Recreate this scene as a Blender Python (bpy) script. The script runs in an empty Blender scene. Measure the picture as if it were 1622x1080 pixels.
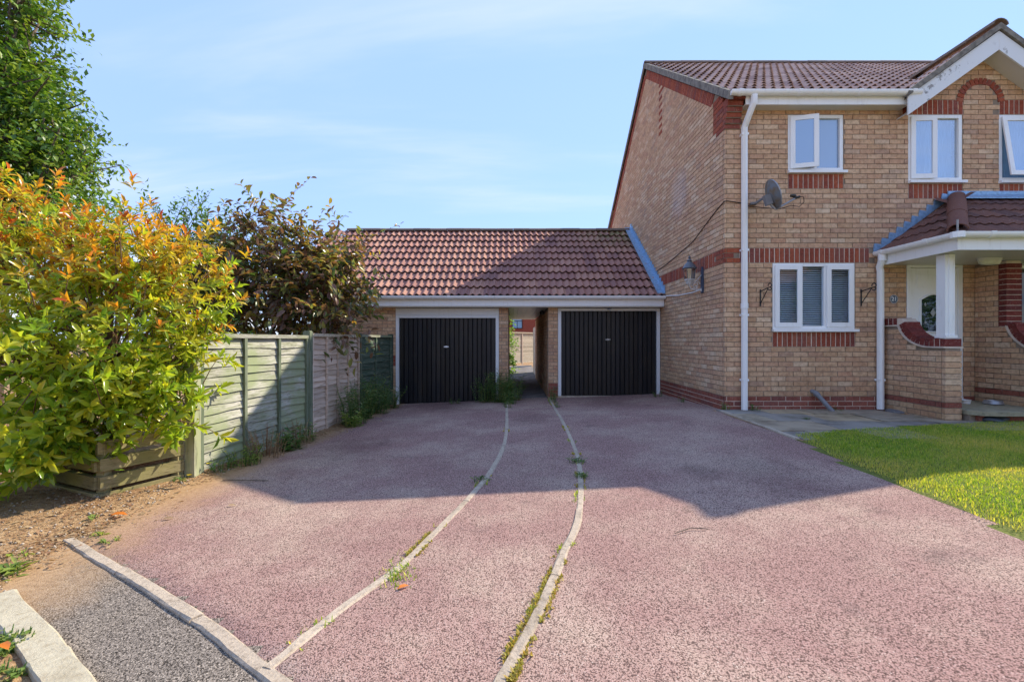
import bpy, math, random
import numpy as np
from mathutils import Vector, Matrix
random.seed(11); RNG = np.random.default_rng(5)
S = bpy.context.scene; C = S.collection
# ------------------------------------------------------------------ camera, sky, sun, exposure
EYE = 1.22
cam = bpy.data.cameras.new('camera'); cam.lens = 16; cam.sensor_width = 36; cam.clip_end = 900; cam.clip_start = .05
co = bpy.data.objects.new('camera', cam); C.objects.link(co)
co.location = (0, 0, EYE); co.rotation_euler = (math.radians(90), 0, 0); S.camera = co
SUN = Vector((1.0, .64, 1.0)).normalized()
sl = bpy.data.lights.new('sun', 'SUN'); sl.energy = 2.45; sl.angle = math.radians(.5); sl.color = (1, .89, .72)
so = bpy.data.objects.new('sun', sl); C.objects.link(so); so.rotation_euler = SUN.to_track_quat('Z', 'Y').to_euler()
S.view_settings.view_transform = 'Standard'; S.view_settings.look = 'None'
S.view_settings.exposure = 1.6; S.view_settings.gamma = 1; S.view_settings.use_curve_mapping = False
SKY_STRENGTH = .15
WISP = (-.5, (3.1, 7.3, 0))
W = bpy.data.worlds.new('World'); S.world = W; W.use_nodes = True
def build_world():
    nt = W.node_tree; N = nt.nodes; L = nt.links; N.clear()
    out = N.new('ShaderNodeOutputWorld'); bg = N.new('ShaderNodeBackground'); L.new(bg.outputs[0], out.inputs[0])
    sky = N.new('ShaderNodeTexSky'); sky.sky_type = 'NISHITA'; sky.sun_disc = False
    sky.sun_elevation = math.asin(SUN.z); sky.sun_rotation = math.atan2(SUN.x, SUN.y)
    sky.altitude = 50; sky.air_density = 1.0; sky.dust_density = .0; sky.ozone_density = 1.6
    tc = N.new('ShaderNodeTexCoord'); sep = N.new('ShaderNodeSeparateXYZ'); L.new(tc.outputs['Generated'], sep.inputs[0])
    def math_(op, a, b=None, clamp=False):
        n = N.new('ShaderNodeMath'); n.operation = op; n.use_clamp = clamp
        for i, v in enumerate((a, b)):
            if v is None: continue
            if isinstance(v, (int, float)): n.inputs[i].default_value = v
            else: L.new(v, n.inputs[i])
        return n.outputs[0]
    den = math_('ADD', math_('MAXIMUM', sep.outputs[2], 0.0), .22)
    cx = math_('DIVIDE', sep.outputs[0], den); cy = math_('DIVIDE', sep.outputs[1], den)
    cmb = N.new('ShaderNodeCombineXYZ'); L.new(cx, cmb.inputs[0]); L.new(cy, cmb.inputs[1])
    def layer(rot, sc, scale, detail, lo, hi, dist=0.0, off=(0, 0, 0)):
        mp = N.new('ShaderNodeMapping'); mp.inputs['Rotation'].default_value = (0, 0, rot); mp.inputs['Scale'].default_value = sc; mp.inputs['Location'].default_value = off
        L.new(cmb.outputs[0], mp.inputs[0])
        no = N.new('ShaderNodeTexNoise'); no.inputs['Scale'].default_value = scale; no.inputs['Detail'].default_value = detail
        no.inputs['Roughness'].default_value = .55; no.inputs['Distortion'].default_value = dist; L.new(mp.outputs[0], no.inputs[0])
        mr = N.new('ShaderNodeMapRange'); mr.interpolation_type = 'SMOOTHSTEP'
        mr.inputs[1].default_value = lo; mr.inputs[2].default_value = hi; L.new(no.outputs[0], mr.inputs[0]); return mr.outputs[0]
    wisps = layer(WISP[0], (.50, 1.9, 1), 1.05, 6, .47, .74, .35, WISP[1])
    veil = layer(.2, (.7, 1.0, 1), .5, 3, .35, .85)
    # small heaped clouds low over the horizon
    mp = N.new('ShaderNodeMapping'); mp.inputs['Scale'].default_value = (1, 1, 1.9); L.new(tc.outputs['Generated'], mp.inputs[0])
    no = N.new('ShaderNodeTexNoise'); no.inputs['Scale'].default_value = 5.2; no.inputs['Detail'].default_value = 7; L.new(mp.outputs[0], no.inputs[0])
    low = N.new('ShaderNodeMapRange'); low.inputs[1].default_value = .30; low.inputs[2].default_value = .12; L.new(sep.outputs[2], low.inputs[0])
    th = math_('ADD', no.outputs[0], math_('MULTIPLY', low.outputs[0], .22))
    cm = N.new('ShaderNodeMapRange'); cm.interpolation_type = 'SMOOTHSTEP'; cm.inputs[1].default_value = .72; cm.inputs[2].default_value = .78; L.new(th, cm.inputs[0])
    def mix(f, a, b):
        n = N.new('ShaderNodeMix'); n.data_type = 'RGBA'; L.new(f, n.inputs[0])
        for i, v in ((6, a), (7, b)):
            if isinstance(v, tuple): n.inputs[i].default_value = (*v, 1)
            else: L.new(v, n.inputs[i])
        return n.outputs[2]
    f = math_('ADD', math_('MULTIPLY', wisps, .42), math_('MULTIPLY', veil, .04), True)
    half = N.new('ShaderNodeValue'); half.outputs[0].default_value = .87
    base = mix(half.outputs[0], sky.outputs[0], (.97, 1.47, 2.80))      # even haze over the whole dome
    col = mix(f, base, (2.4, 2.45, 2.65))
    col = mix(math_('MULTIPLY', cm.outputs[0], .8), col, (2.9, 2.95, 3.05))
    L.new(col, bg.inputs[0]); bg.inputs[1].default_value = SKY_STRENGTH
build_world()

# ------------------------------------------------------------------ ground shape
def zg(x, y):
    return .04*(np.clip(x, -3.2, 3.3)-2.1)+.03*np.clip(10.1-np.asarray(y, float), 0, 3.2)
def zf(x, y): return float(zg(x, y))

# ------------------------------------------------------------------ material helpers
class NM:
    def __init__(s, name):
        s.m = bpy.data.materials.new(name); s.m.use_nodes = True
        s.N = s.m.node_tree.nodes; s.L = s.m.node_tree.links
        s.b = s.N['Principled BSDF']; s.out = s.N['Material Output']
        s._pos = None
    def set(s, inp, v):
        if isinstance(v, (int, float)): inp.default_value = v
        elif isinstance(v, tuple): inp.default_value = (*v, 1) if len(v) == 3 and inp.type == 'RGBA' else v
        else: s.L.new(v, inp)
    def pos(s):
        if s._pos is None: s._pos = s.N.new('ShaderNodeNewGeometry').outputs['Position']
        return s._pos
    def objc(s): return s.N.new('ShaderNodeTexCoord').outputs['Object']
    def mapp(s, sc, rot=(0, 0, 0), src=None):
        n = s.N.new('ShaderNodeMapping'); n.inputs['Scale'].default_value = sc; n.inputs['Rotation'].default_value = rot
        s.L.new(src or s.pos(), n.inputs[0]); return n.outputs[0]
    def noise(s, scale, detail=4, rough=.55, v=None, dist=0):
        n = s.N.new('ShaderNodeTexNoise'); n.inputs['Scale'].default_value = scale; n.inputs['Detail'].default_value = detail
        n.inputs['Roughness'].default_value = rough; n.inputs['Distortion'].default_value = dist
        s.L.new(v or s.pos(), n.inputs[0]); return n.outputs[0]
    def vor(s, scale, out='Distance', v=None, feat='F1'):
        n = s.N.new('ShaderNodeTexVoronoi'); n.inputs['Scale'].default_value = scale; n.feature = feat
        s.L.new(v or s.pos(), n.inputs[0]); return n.outputs[out]
    def ramp(s, f, stops, interp='LINEAR'):
        n = s.N.new('ShaderNodeValToRGB'); s.L.new(f, n.inputs[0]); e = n.color_ramp.elements; n.color_ramp.interpolation = interp
        while len(e) < len(stops): e.new(.5)
        for x, (p, c) in zip(e, stops):
            x.position = p; x.color = (*c, 1) if isinstance(c, tuple) else (c, c, c, 1)
        return n.outputs[0]
    def rng(s, f, a, b, c=0, d=1, smooth=True):
        n = s.N.new('ShaderNodeMapRange'); n.interpolation_type = 'SMOOTHSTEP' if smooth else 'LINEAR'
        for i, v in enumerate((f, a, b, c, d)): s.set(n.inputs[i], v)
        return n.outputs[0]
    def math(s, op, a, b=0.0, clamp=False):
        n = s.N.new('ShaderNodeMath'); n.operation = op; n.use_clamp = clamp; s.set(n.inputs[0], a); s.set(n.inputs[1], b); return n.outputs[0]
    def mix(s, f, a, b, mode='MIX'):
        n = s.N.new('ShaderNodeMix'); n.data_type = 'RGBA'; n.blend_type = mode; s.set(n.inputs[0], f); s.set(n.inputs[6], a); s.set(n.inputs[7], b); return n.outputs[2]
    def attr(s, name):
        n = s.N.new('ShaderNodeAttribute'); n.attribute_name = name; return n.outputs['Fac']
    def rnd(s):
        a = s.attr('rnd'); o = s.N.new('ShaderNodeObjectInfo').outputs['Random']
        return s.math('FRACT', s.math('ADD', a, o))
    def sep(s, i, v=None):
        n = s.N.new('ShaderNodeSeparateXYZ'); s.L.new(v or s.pos(), n.inputs[0]); return n.outputs[i]
    def bump(s, h, strength=.5, dist=.01):
        n = s.N.new('ShaderNodeBump'); n.inputs['Strength'].default_value = strength; n.inputs['Distance'].default_value = dist
        s.L.new(h, n.inputs['Height']); s.L.new(n.outputs[0], s.b.inputs['Normal'])
    def col(s, c): s.set(s.b.inputs['Base Color'], c); return s
    def rough(s, r, spec=.3): s.set(s.b.inputs['Roughness'], r); s.b.inputs['Specular IOR Level'].default_value = spec; return s

def m_brick(name, stops, dirt=.25):
    n = NM(name); r = n.rnd()
    c = n.ramp(r, stops)
    c = n.mix(n.rng(n.noise(22, 5, .65), .35, .75), c, n.mix(1.0, c, (.66, .62, .60), 'MULTIPLY'))
    c = n.mix(n.math('MULTIPLY', n.rng(n.noise(60, 3), .58, .75), .45), c, (.58, .46, .36))       # pale flecks
    blot = n.rng(n.noise(1.1, 4), .45, .75)
    c = n.mix(n.math('MULTIPLY', blot, dirt), c, n.mix(1.0, c, (.66, .62, .60), 'MULTIPLY'))
    if name == 'buff_brick':      # bleached patch high on the gable wall
        ds = n.N.new('ShaderNodeVectorMath'); ds.operation = 'DISTANCE'; n.L.new(n.pos(), ds.inputs[0]); ds.inputs[1].default_value = (3.3, 9.0, 4.1)
        dd = n.math('ADD', ds.outputs['Value'], n.math('MULTIPLY', n.math('SUBTRACT', n.noise(3, 5), .5), .6))
        c = n.mix(n.math('MULTIPLY', n.rng(dd, .62, .25), .35), c, (.55, .47, .45))
        c = n.mix(n.math('MULTIPLY', n.rng(n.math('ADD', n.sep(2), n.math('MULTIPLY', n.noise(2, 4), .5)), .95, .45), .4), c, n.mix(1.0, c, (.60, .62, .52), 'MULTIPLY'))
    n.col(c).rough(.9, .15); n.bump(n.noise(90, 4), .5, .006); return n.m
def m_simple(name, c, rough=.5, spec=.4, var=.12, scale=12, metal=0, bump=0):
    n = NM(name); k = n.noise(scale, 4)
    n.col(n.mix(n.rng(k, .3, .75), c, tuple(x*(1-var) for x in c))).rough(rough, spec); n.b.inputs['Metallic'].default_value = metal
    if bump: n.bump(n.noise(scale*6, 4), bump, .004)
    return n.m
def m_white(name, c=(.86, .86, .84)):
    n = NM(name)
    st = n.math('MULTIPLY', n.rng(n.noise(3.0, 5, .6, n.mapp((6, 6, 1))), .52, .8), .35)
    n.col(n.mix(st, c, (.56, .54, .46))).rough(.35, .4); return n.m
def m_tile(name, stops, lich=.3, moss=0):
    n = NM(name); r = n.rnd(); c = n.ramp(r, stops)
    c = n.mix(n.math('MULTIPLY', n.rng(n.noise(30, 4), .45, .75), .35), c, n.mix(1.0, c, (.55, .5, .5), 'MULTIPLY'))
    c = n.mix(n.math('MULTIPLY', n.rng(n.noise(38, 3), .66, .72), lich), c, (.50, .47, .42))
    c = n.mix(n.math('MULTIPLY', n.rng(n.noise(1.4, 4), .5, .8), .35), c, (.09, .055, .05))
    if moss:
        d = n.math('MULTIPLY', n.rng(n.sep(0), 1.0, 3.2), n.rng(n.sep(2), 3.3, 4.3))
        c = n.mix(n.math('MULTIPLY', d, n.rng(n.noise(9, 5), .35, .65)), c, (.16, .17, .05))
    n.col(c).rough(.85, .2); n.bump(n.noise(160, 3), .35, .004); return n.m
def m_wood(name, base, grey, dark, sc, green=None, gz=0):
    n = NM(name)
    g = n.noise(1, 6, .65, n.mapp(sc)); r = n.rnd()
    c = n.mix(n.rng(g, .3, .7), base, grey)
    c = n.mix(n.math('MULTIPLY', n.rng(n.noise(1, 5, .7, n.mapp(tuple(x*2.3 for x in sc))), .50, .68), .85), c, dark)
    c = n.mix(1.0, c, n.ramp(r, [(0, .74), (.5, 1.0), (1, 1.1)]), 'MULTIPLY')
    if green:
        c = n.mix(n.rng(n.noise(2.2, 4), .38, .66), c, green)
    n.col(c).rough(.88, .15); n.bump(g, .35, .006); return n.m
def m_leaf(name, stops, tint=None, trans=.35, rough=.38, through=(1.7, 1.65, .75)):
    n = NM(name); r = n.rnd(); c = n.ramp(r, stops)
    if tint:
        c = n.mix(n.attr('tint'), c, n.ramp(r, tint))
    c = n.mix(n.math('MULTIPLY', n.noise(24, 3), .35), c, n.mix(1.0, c, (.7, .75, .6), 'MULTIPLY'))
    n.col(c).rough(rough, .45)
    t = n.N.new('ShaderNodeBsdfTranslucent'); n.set(t.inputs[0], n.mix(1.0, c, through, 'MULTIPLY'))
    x = n.N.new('ShaderNodeMixShader'); x.inputs[0].default_value = trans
    n.L.new(n.b.outputs[0], x.inputs[1]); n.L.new(t.outputs[0], x.inputs[2]); n.L.new(x.outputs[0], n.out.inputs[0]); return n.m

BUFF = [(0, (0.689, 0.445, 0.269)), (.18, (0.579, 0.353, 0.207)), (.36, (0.725, 0.492, 0.308)), (.55, (0.579, 0.345, 0.214)), (.7, (0.670, 0.415, 0.254)), (.84, (0.751, 0.553, 0.372)), (.93, (0.506, 0.328, 0.223)), (1, (0.634, 0.362, 0.223))]
RED = [(0, (.36, .085, .045)), (.3, (.28, .075, .05)), (.6, (.42, .11, .055)), (.8, (.25, .08, .065)), (1, (.38, .13, .075))]
MAT = {}
MAT['buff'] = m_brick('buff_brick', BUFF)
MAT['red'] = m_brick('red_brick', RED, .15)
MAT['plinth'] = m_brick('plinth_brick', [(0, (.27, .085, .06)), (.5, (.33, .115, .08)), (1, (.22, .085, .07))], .3)
MAT['coping'] = m_brick('coping_brick', [(0, (.17, .04, .035)), (.5, (.22, .05, .04)), (1, (.15, .04, .04))], .1)
MAT['mortar'] = m_simple('mortar', (.30, .235, .175), .95, .1, .3, 9, bump=.4)
MAT['mortar_pale'] = m_simple('mortar_pale', (.68, .56, .45), .95, .1, .25, 9)
MAT['gtile'] = m_tile('garage_tile', [(0, (0.315, 0.157, 0.127)), (.3, (0.403, 0.205, 0.155)), (.55, (0.265, 0.136, 0.120)), (.8, (0.454, 0.246, 0.176)), (1, (0.340, 0.170, 0.141))], .5, 1)
MAT['htile'] = m_tile('house_tile', [(0, (0.461, 0.321, 0.256)), (.4, (0.572, 0.396, 0.311)), (.7, (0.370, 0.245, 0.201)), (1, (0.628, 0.453, 0.348))], .45)
MAT['ptile'] = m_tile('porch_tile', [(0, (0.143, 0.072, 0.058)), (.5, (0.195, 0.091, 0.065)), (1, (0.117, 0.065, 0.058))], .5)
MAT['ridge'] = m_tile('ridge_tile', [(0, (0.169, 0.130, 0.098)), (.5, (0.221, 0.156, 0.117)), (1, (0.143, 0.117, 0.091))], .9)
MAT['hip'] = m_tile('hip_tile', [(0, (.15, .07, .055)), (1, (.19, .085, .06))], .4)
MAT['verge'] = m_simple('verge_mortar', (.26, .235, .20), .95, .1, .5, 14, bump=.8)
MAT['deck'] = m_simple('roof_felt', (.05, .04, .04), .95, .1)
MAT['white'] = m_white('white_upvc')
MAT['paint'] = m_white('white_paint', (.74, .75, .74))
def flaking():
    n = NM('flaking_paint'); f = n.math('MULTIPLY', n.rng(n.noise(7, 7, .7), .56, .60), n.rng(n.noise(2, 3), .45, .6)); n.col(n.mix(f, (.72, .73, .72), n.ramp(n.noise(40, 4), [(.3, (.22, .22, .22)), (.7, (.42, .40, .36))]))).rough(.6, .3); return n.m
MAT['barge'] = flaking()
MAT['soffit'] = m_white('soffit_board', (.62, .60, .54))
MAT['lead'] = m_simple('lead_flashing', (.30, .48, .68), .45, .5, .35, 20, .35, .5)  # blue of the reflected sky put into the lead colour
MAT['black'] = None
def black_door():
    n = NM('black_paint'); c = n.mix(n.rng(n.noise(1.2, 4, .6, n.mapp((3, 3, .8))), .4, .75), (.008, .009, .012), (.024, .020, .016))
    c = n.mix(n.math('MULTIPLY', n.rng(n.noise(1, 4, .6, n.mapp((40, 40, 2))), .6, .75), .4), c, (.05, .045, .04))
    c = n.mix(1.0, c, n.ramp(n.rnd(), [(0, .75), (.6, 1.0), (1, 1.5)]), 'MULTIPLY')
    c = n.mix(n.math('MULTIPLY', n.rng(n.noise(5, 6, .7), .55, .8), .35), c, (.07, .062, .05))
    n.col(c).rough(.42, .4); return n.m
MAT['black'] = black_door()
MAT['iron'] = m_simple('black_iron', (.015, .015, .016), .45, .5)
MAT['cable'] = m_simple('black_cable', (.02, .018, .017), .6, .3)
MAT['grey_plastic'] = m_simple('grey_plastic', (.20, .20, .21), .5, .4)
MAT['dish'] = None
def dish_mat():
    n = NM('dish_metal'); c = n.mix(n.rng(n.noise(7, 5), .4, .65), (.15, .17, .19), (.16, .115, .07)); n.col(c).rough(.6, .4); return n.m
MAT['dish'] = dish_mat()
MAT['galv'] = m_simple('galvanised_steel', (.36, .37, .38), .45, .5, .2, 20, .6)
MAT['lamp'] = m_simple('lamp_blackened', (.10, .115, .135), .4, .5)
MAT['lamp_pale'] = m_simple('lamp_scroll', (.66, .66, .65), .5, .5, .5, 40)
MAT['dark'] = m_simple('dark_interior', (.03, .032, .035), .9, .1)  # near black colour put in for the shade of unlit insides
MAT['room'] = m_simple('room_paint', (.35, .34, .32), .9, .1)
MAT['curtain'] = m_simple('pale_curtain', (.26, .40, .52), .9, .1, .15, 4)  # tinted blue to stand in for sky reflected by the upper panes
MAT['blind'] = m_simple('blind_slat', (.74, .74, .72), .6, .3)
def glass(name, base_refl, tintc=(.9, .95, 1)):
    n = NM(name); N = n.N; N.remove(n.b)
    g = N.new('ShaderNodeBsdfGlossy'); g.inputs[0].default_value = (.95, .98, 1, 1); g.inputs['Roughness'].default_value = .015
    t = N.new('ShaderNodeBsdfTransparent'); t.inputs[0].default_value = (*tintc, 1)
    lw = N.new('ShaderNodeLayerWeight'); lw.inputs[0].default_value = .5
    f = n.math('ADD', n.math('MULTIPLY', n.math('POWER', lw.outputs['Facing'], 4.0), .8), base_refl, True)
    x = N.new('ShaderNodeMixShader'); n.L.new(f, x.inputs[0]); n.L.new(t.outputs[0], x.inputs[1]); n.L.new(g.outputs[0], x.inputs[2]); n.L.new(x.outputs[0], n.out.inputs[0]); return n.m
MAT['glass'] = glass('window_glass', .03); MAT['glass_up'] = glass('upper_window_glass', .30)
def frosted():
    n = NM('frosted_glass'); b = n.b
    b.inputs['Base Color'].default_value = (.12, .23, .38, 1); b.inputs['Roughness'].default_value = .5  # blue sky reflection partly put into the base colour
    g = n.N.new('ShaderNodeBsdfGlossy'); g.inputs['Roughness'].default_value = .10; x = n.N.new('ShaderNodeMixShader'); x.inputs[0].default_value = .36
    bp = n.N.new('ShaderNodeBump'); bp.inputs['Strength'].default_value = .2; bp.inputs['Distance'].default_value = .003; n.L.new(n.vor(70), bp.inputs['Height']); n.L.new(bp.outputs[0], g.inputs['Normal'])
    n.L.new(b.outputs[0], x.inputs[1]); n.L.new(g.outputs[0], x.inputs[2]); n.L.new(x.outputs[0], n.out.inputs[0]); return n.m
MAT['frost'] = frosted()
MAT['lampglass'] = glass('smoked_glass', .22, (.40, .40, .40))
def tarmac(name, stops, gap, bl, soil=True, stains=(), mauve=(.84, .78, .79), beige=(1.10, 1.20, 1.13)):
    n = NM(name)
    p = n.N.new('ShaderNodeTexVoronoi'); p.inputs['Scale'].default_value = 190; p.inputs['Randomness'].default_value = 1.0; n.L.new(n.pos(), p.inputs[0])
    hue = n.sep(0, p.outputs['Color']); hb = n.sep(1, p.outputs['Color'])
    c = n.ramp(hue, stops)
    c = n.mix(n.math('MULTIPLY', n.rng(p.outputs['Distance'], .45, .85), .7), c, gap)
    c = n.mix(n.math('MULTIPLY', n.rng(n.math('ADD', n.math('MULTIPLY', hb, .62), n.math('MULTIPLY', n.noise(110, 3, .6), .55)), .67, .78), .95), c, gap)
    big = n.noise(.75, 6, .66); c = n.mix(n.rng(big, .40, .66), n.mix(1.0, c, mauve, 'MULTIPLY'), n.mix(1.0, c, beige, 'MULTIPLY'))
    c = n.mix(n.math('MULTIPLY', n.rng(n.noise(3.1, 5, .7), .50, .74), .35), c, n.mix(1.0, c, beige, 'MULTIPLY'))
    c = n.mix(n.math('MULTIPLY', n.rng(n.noise(.9, 5, .62, n.mapp((1, .8, 1), (0, 0, 1))), .5, .75), .5), c, n.mix(1.0, c, bl, 'MULTIPLY'))
    c = n.mix(n.math('MULTIPLY', n.rng(n.noise(2.3, 5), .60, .76), .4), c, (.07, .05, .05))
    for (sx, sy, sr, sa) in stains:          # oil and tyre stains at their own spots
        dn_ = n.N.new('ShaderNodeVectorMath'); dn_.operation = 'DISTANCE'; n.L.new(n.mapp((1, .55, 0)), dn_.inputs[0]); dn_.inputs[1].default_value = (sx, sy*.55, 0)
        dd = n.math('ADD', dn_.outputs['Value'], n.math('MULTIPLY', n.math('SUBTRACT', n.noise(6, 5), .5), sr*.9))
        c = n.mix(n.math('MULTIPLY', n.rng(dd, sr, sr*.25), sa), c, n.mix(1.0, c, (.42, .40, .43), 'MULTIPLY'))
    if soil:
        d = n.attr('dirt'); f = n.math('MULTIPLY', d, n.rng(n.math('ADD', n.noise(5, 6, .65), n.math('MULTIPLY', d, .55)), .42, .8))
        c = n.mix(f, c, n.ramp(n.noise(30, 5, .7), [(.2, (.20, .115, .06)), (.5, (.40, .25, .13)), (.8, (.54, .38, .22))]))
    n.col(c).rough(.93, .12)
    n.bump(n.math('ADD', n.math('MULTIPLY', p.outputs['Distance'], -1.0), n.math('MULTIPLY', hb, -.4)), .38, .006); return n.m
MAT['pink'] = tarmac('pink_tarmac', [(0, (.40, .255, .215)), (.3, (.50, .335, .285)), (.5, (.37, .235, .20)), (.8, (.53, .365, .315)), (.97, (.44, .295, .25)), (1, (.62, .50, .44))], (.115, .072, .062), (.82, .80, .80), stains=((1.65, 4.0, .20, .45), (2.2, 3.8, .5, .30), (-1.3, 9.5, .9, .5), (-1.9, 5.4, .55, .35), (1.9, 8.9, .8, .35), (.3, 7.0, .4, .3)))
MAT['grey'] = tarmac('grey_tarmac', [(0, (.19, .165, .14)), (.3, (.33, .285, .24)), (.55, (.21, .18, .155)), (.85, (.40, .345, .29)), (1, (.55, .48, .40))], (.045, .038, .032), (.9, .88, .86), mauve=(.86, .85, .84), beige=(1.12, 1.08, 1.0))
MAT['alley'] = m_simple('alley_concrete', (.22, .20, .185), .95, .1, .45, 3, bump=.5)
def soilm():
    n = NM('dry_soil'); k = n.noise(20, 7, .72)
    c = n.ramp(k, [(.25, (.15, .085, .045)), (.46, (.36, .22, .115)), (.62, (.52, .35, .19)), (.8, (.60, .46, .30))])
    c = n.mix(n.rng(n.noise(1.6, 4), .45, .7), c, n.mix(1.0, c, (.72, .64, .6), 'MULTIPLY'))
    c = n.mix(n.rng(n.vor(70), .16, .10), c, (.46, .38, .28))
    n.col(c).rough(.97, .08); n.bump(n.math('ADD', k, n.noise(70, 4)), .9, .03); return n.m
MAT['soil'] = soilm()
def turfm():
    n = NM('turf_base'); n.col(n.ramp(n.noise(45, 6, .7), [(.3, (.07, .075, .025)), (.5, (.14, .17, .035)), (.7, (.24, .21, .09))])).rough(.95, .1); n.bump(n.noise(60, 5), .8, .02); return n.m
MAT['turf'] = turfm()
def concm(name, a, b, sc=40):
    n = NM(name); c = n.ramp(n.noise(sc, 6, .7), [(.3, b), (.5, a), (.75, tuple(min(1, x*1.15) for x in a))])
    c = n.mix(n.math('MULTIPLY', n.rng(n.noise(4, 5), .5, .75), .5), c, tuple(x*.75 for x in b))
    c = n.mix(1.0, c, n.ramp(n.rnd(), [(0, .92), (1, 1.05)]), 'MULTIPLY')
    n.col(c).rough(.93, .12); n.bump(n.noise(110, 5, .7), .7, .008); return n.m
MAT['edging'] = concm('edging_concrete', (.45, .375, .29), (.25, .20, .15))
MAT['kerb'] = concm('kerb_concrete', (.50, .45, .33), (.38, .32, .22), 30)
def pavem():
    n = NM('paving_slab'); c = n.ramp(n.rnd(), [(0, (.36, .30, .21)), (.3, (.21, .195, .18)), (.55, (.42, .33, .21)), (.8, (.25, .235, .21)), (1, (.38, .32, .24))])
    c = n.mix(n.rng(n.noise(2.8, 6, .65), .40, .68), c, n.mix(1.0, c, (.58, .56, .54), 'MULTIPLY')); c = n.mix(n.math('MULTIPLY', n.rng(n.noise(40, 4), .6, .72), .5), c, (.34, .30, .23))
    c = n.mix(n.math('MULTIPLY', n.rng(n.noise(3.4, 5), .56, .72), .45), c, (.12, .13, .05))
    n.col(c).rough(.85, .25); n.bump(n.noise(60, 5), .5, .006); return n.m
MAT['slab'] = pavem()
MAT['step'] = concm('step_concrete', (.34, .30, .20), (.20, .18, .12), 18)
MAT['w_pale'] = m_wood('weathered_fence_board', (.27, .28, .18), (.52, .50, .44), (.075, .075, .05), (18, 2.2, 40), (.29, .33, .18))
MAT['w_post'] = m_wood('green_stained_post', (.11, .15, .085), (.22, .24, .17), (.06, .08, .05), (14, 14, 1.5))
MAT['w_post2'] = m_wood('pale_green_post', (.33, .36, .20), (.42, .42, .30), (.14, .15, .08), (14, 14, 1.2))
MAT['w_brown'] = m_wood('brown_fence_board', (.62, .47, .35), (.68, .55, .44), (.34, .24, .16), (9, 1.2, 22))
MAT['w_green'] = m_wood('dark_green_fence_board', (.06, .095, .065), (.11, .145, .10), (.24, .25, .18), (9, 1.5, 22))
MAT['w_plant'] = m_wood('mossy_sleeper_board', (0.246, 0.216, 0.101), (0.344, 0.296, 0.164), (0.107, 0.088, 0.047), (6, 6, 34), (0.254, 0.240, 0.078))
MAT['w_rear'] = m_wood('pale_rear_board', (.50, .42, .30), (.56, .50, .38), (.28, .22, .15), (1, 9, 22))  # pale wood for the rear boards and a fence top rail
MAT['bark'] = m_wood('bark', (.13, .10, .075), (.20, .16, .12), (.06, .045, .035), (14, 14, 2))
MAT['twig'] = m_simple('twig_bark', (.16, .10, .06), .9, .1)
MAT['photinia'] = m_leaf('shrub_leaf', [(0, (.10, .20, .022)), (.3, (.21, .34, .033)), (.62, (.36, .46, .045)), (.88, (.52, .53, .05)), (1, (.60, .56, .06))],
                         [(0, (.58, .34, .03)), (.35, (.62, .22, .03)), (.6, (.60, .40, .04)), (.85, (.56, .13, .04)), (1, (.50, .10, .05))], .46, .22)
MAT['plum'] = m_leaf('plum_leaf', [(0, (0.055, 0.101, 0.033)), (.3, (0.120, 0.157, 0.052)), (.45, (0.175, 0.095, 0.071)), (.65, (0.202, 0.112, 0.076)), (.75, (0.230, 0.280, 0.085)), (.88, (0.350, 0.258, 0.076)), (1, (0.460, 0.224, 0.048))], None, .36, .27)
MAT['tree'] = m_leaf('tree_leaf', [(0, (.04, .10, .018)), (.45, (.085, .18, .025)), (.8, (.16, .27, .04)), (1, (.26, .34, .06))], None, .32, .42)
MAT['hedge'] = m_leaf('hedge_leaf', [(0, (.09, .20, .02)), (.5, (.15, .29, .03)), (1, (.22, .36, .05))], None, .4, .45)
MAT['weed'] = m_leaf('weed_leaf', [(0, (0.058, 0.130, 0.039)), (.5, (0.104, 0.195, 0.052)), (.85, (0.169, 0.247, 0.065)), (1, (0.312, 0.286, 0.117))], [(0, (0.260, 0.364, 0.052)), (1, (0.442, 0.468, 0.078))], .35, .5)
MAT['dry'] = m_leaf('dry_stalk', [(0, (.30, .20, .11)), (.5, (.42, .30, .17)), (1, (.25, .12, .07))], None, .2, .8)
MAT['grass'] = m_leaf('lawn_blade', [(0, (.10, .21, .02)), (.45, (.18, .32, .03)), (.8, (.32, .42, .05)), (1, (.60, .55, .15))], [(0, (.55, .50, .10)), (.6, (.60, .50, .20)), (1, (.52, .40, .20))], .5, .5, (2.15, 1.85, .6))
MAT['yellow'] = m_leaf('yellow_petal', [(0, (.80, .60, .02)), (1, (.85, .68, .04))], None, .3, .5)
MAT['orange'] = m_leaf('fallen_leaf', [(0, (.62, .16, .02)), (1, (.70, .22, .03))], None, .25, .5)
MAT['moss'] = m_leaf('edge_moss', [(0, (.46, .38, .07)), (.5, (.34, .32, .06)), (1, (.50, .32, .09))], None, .3, .8)

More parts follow.
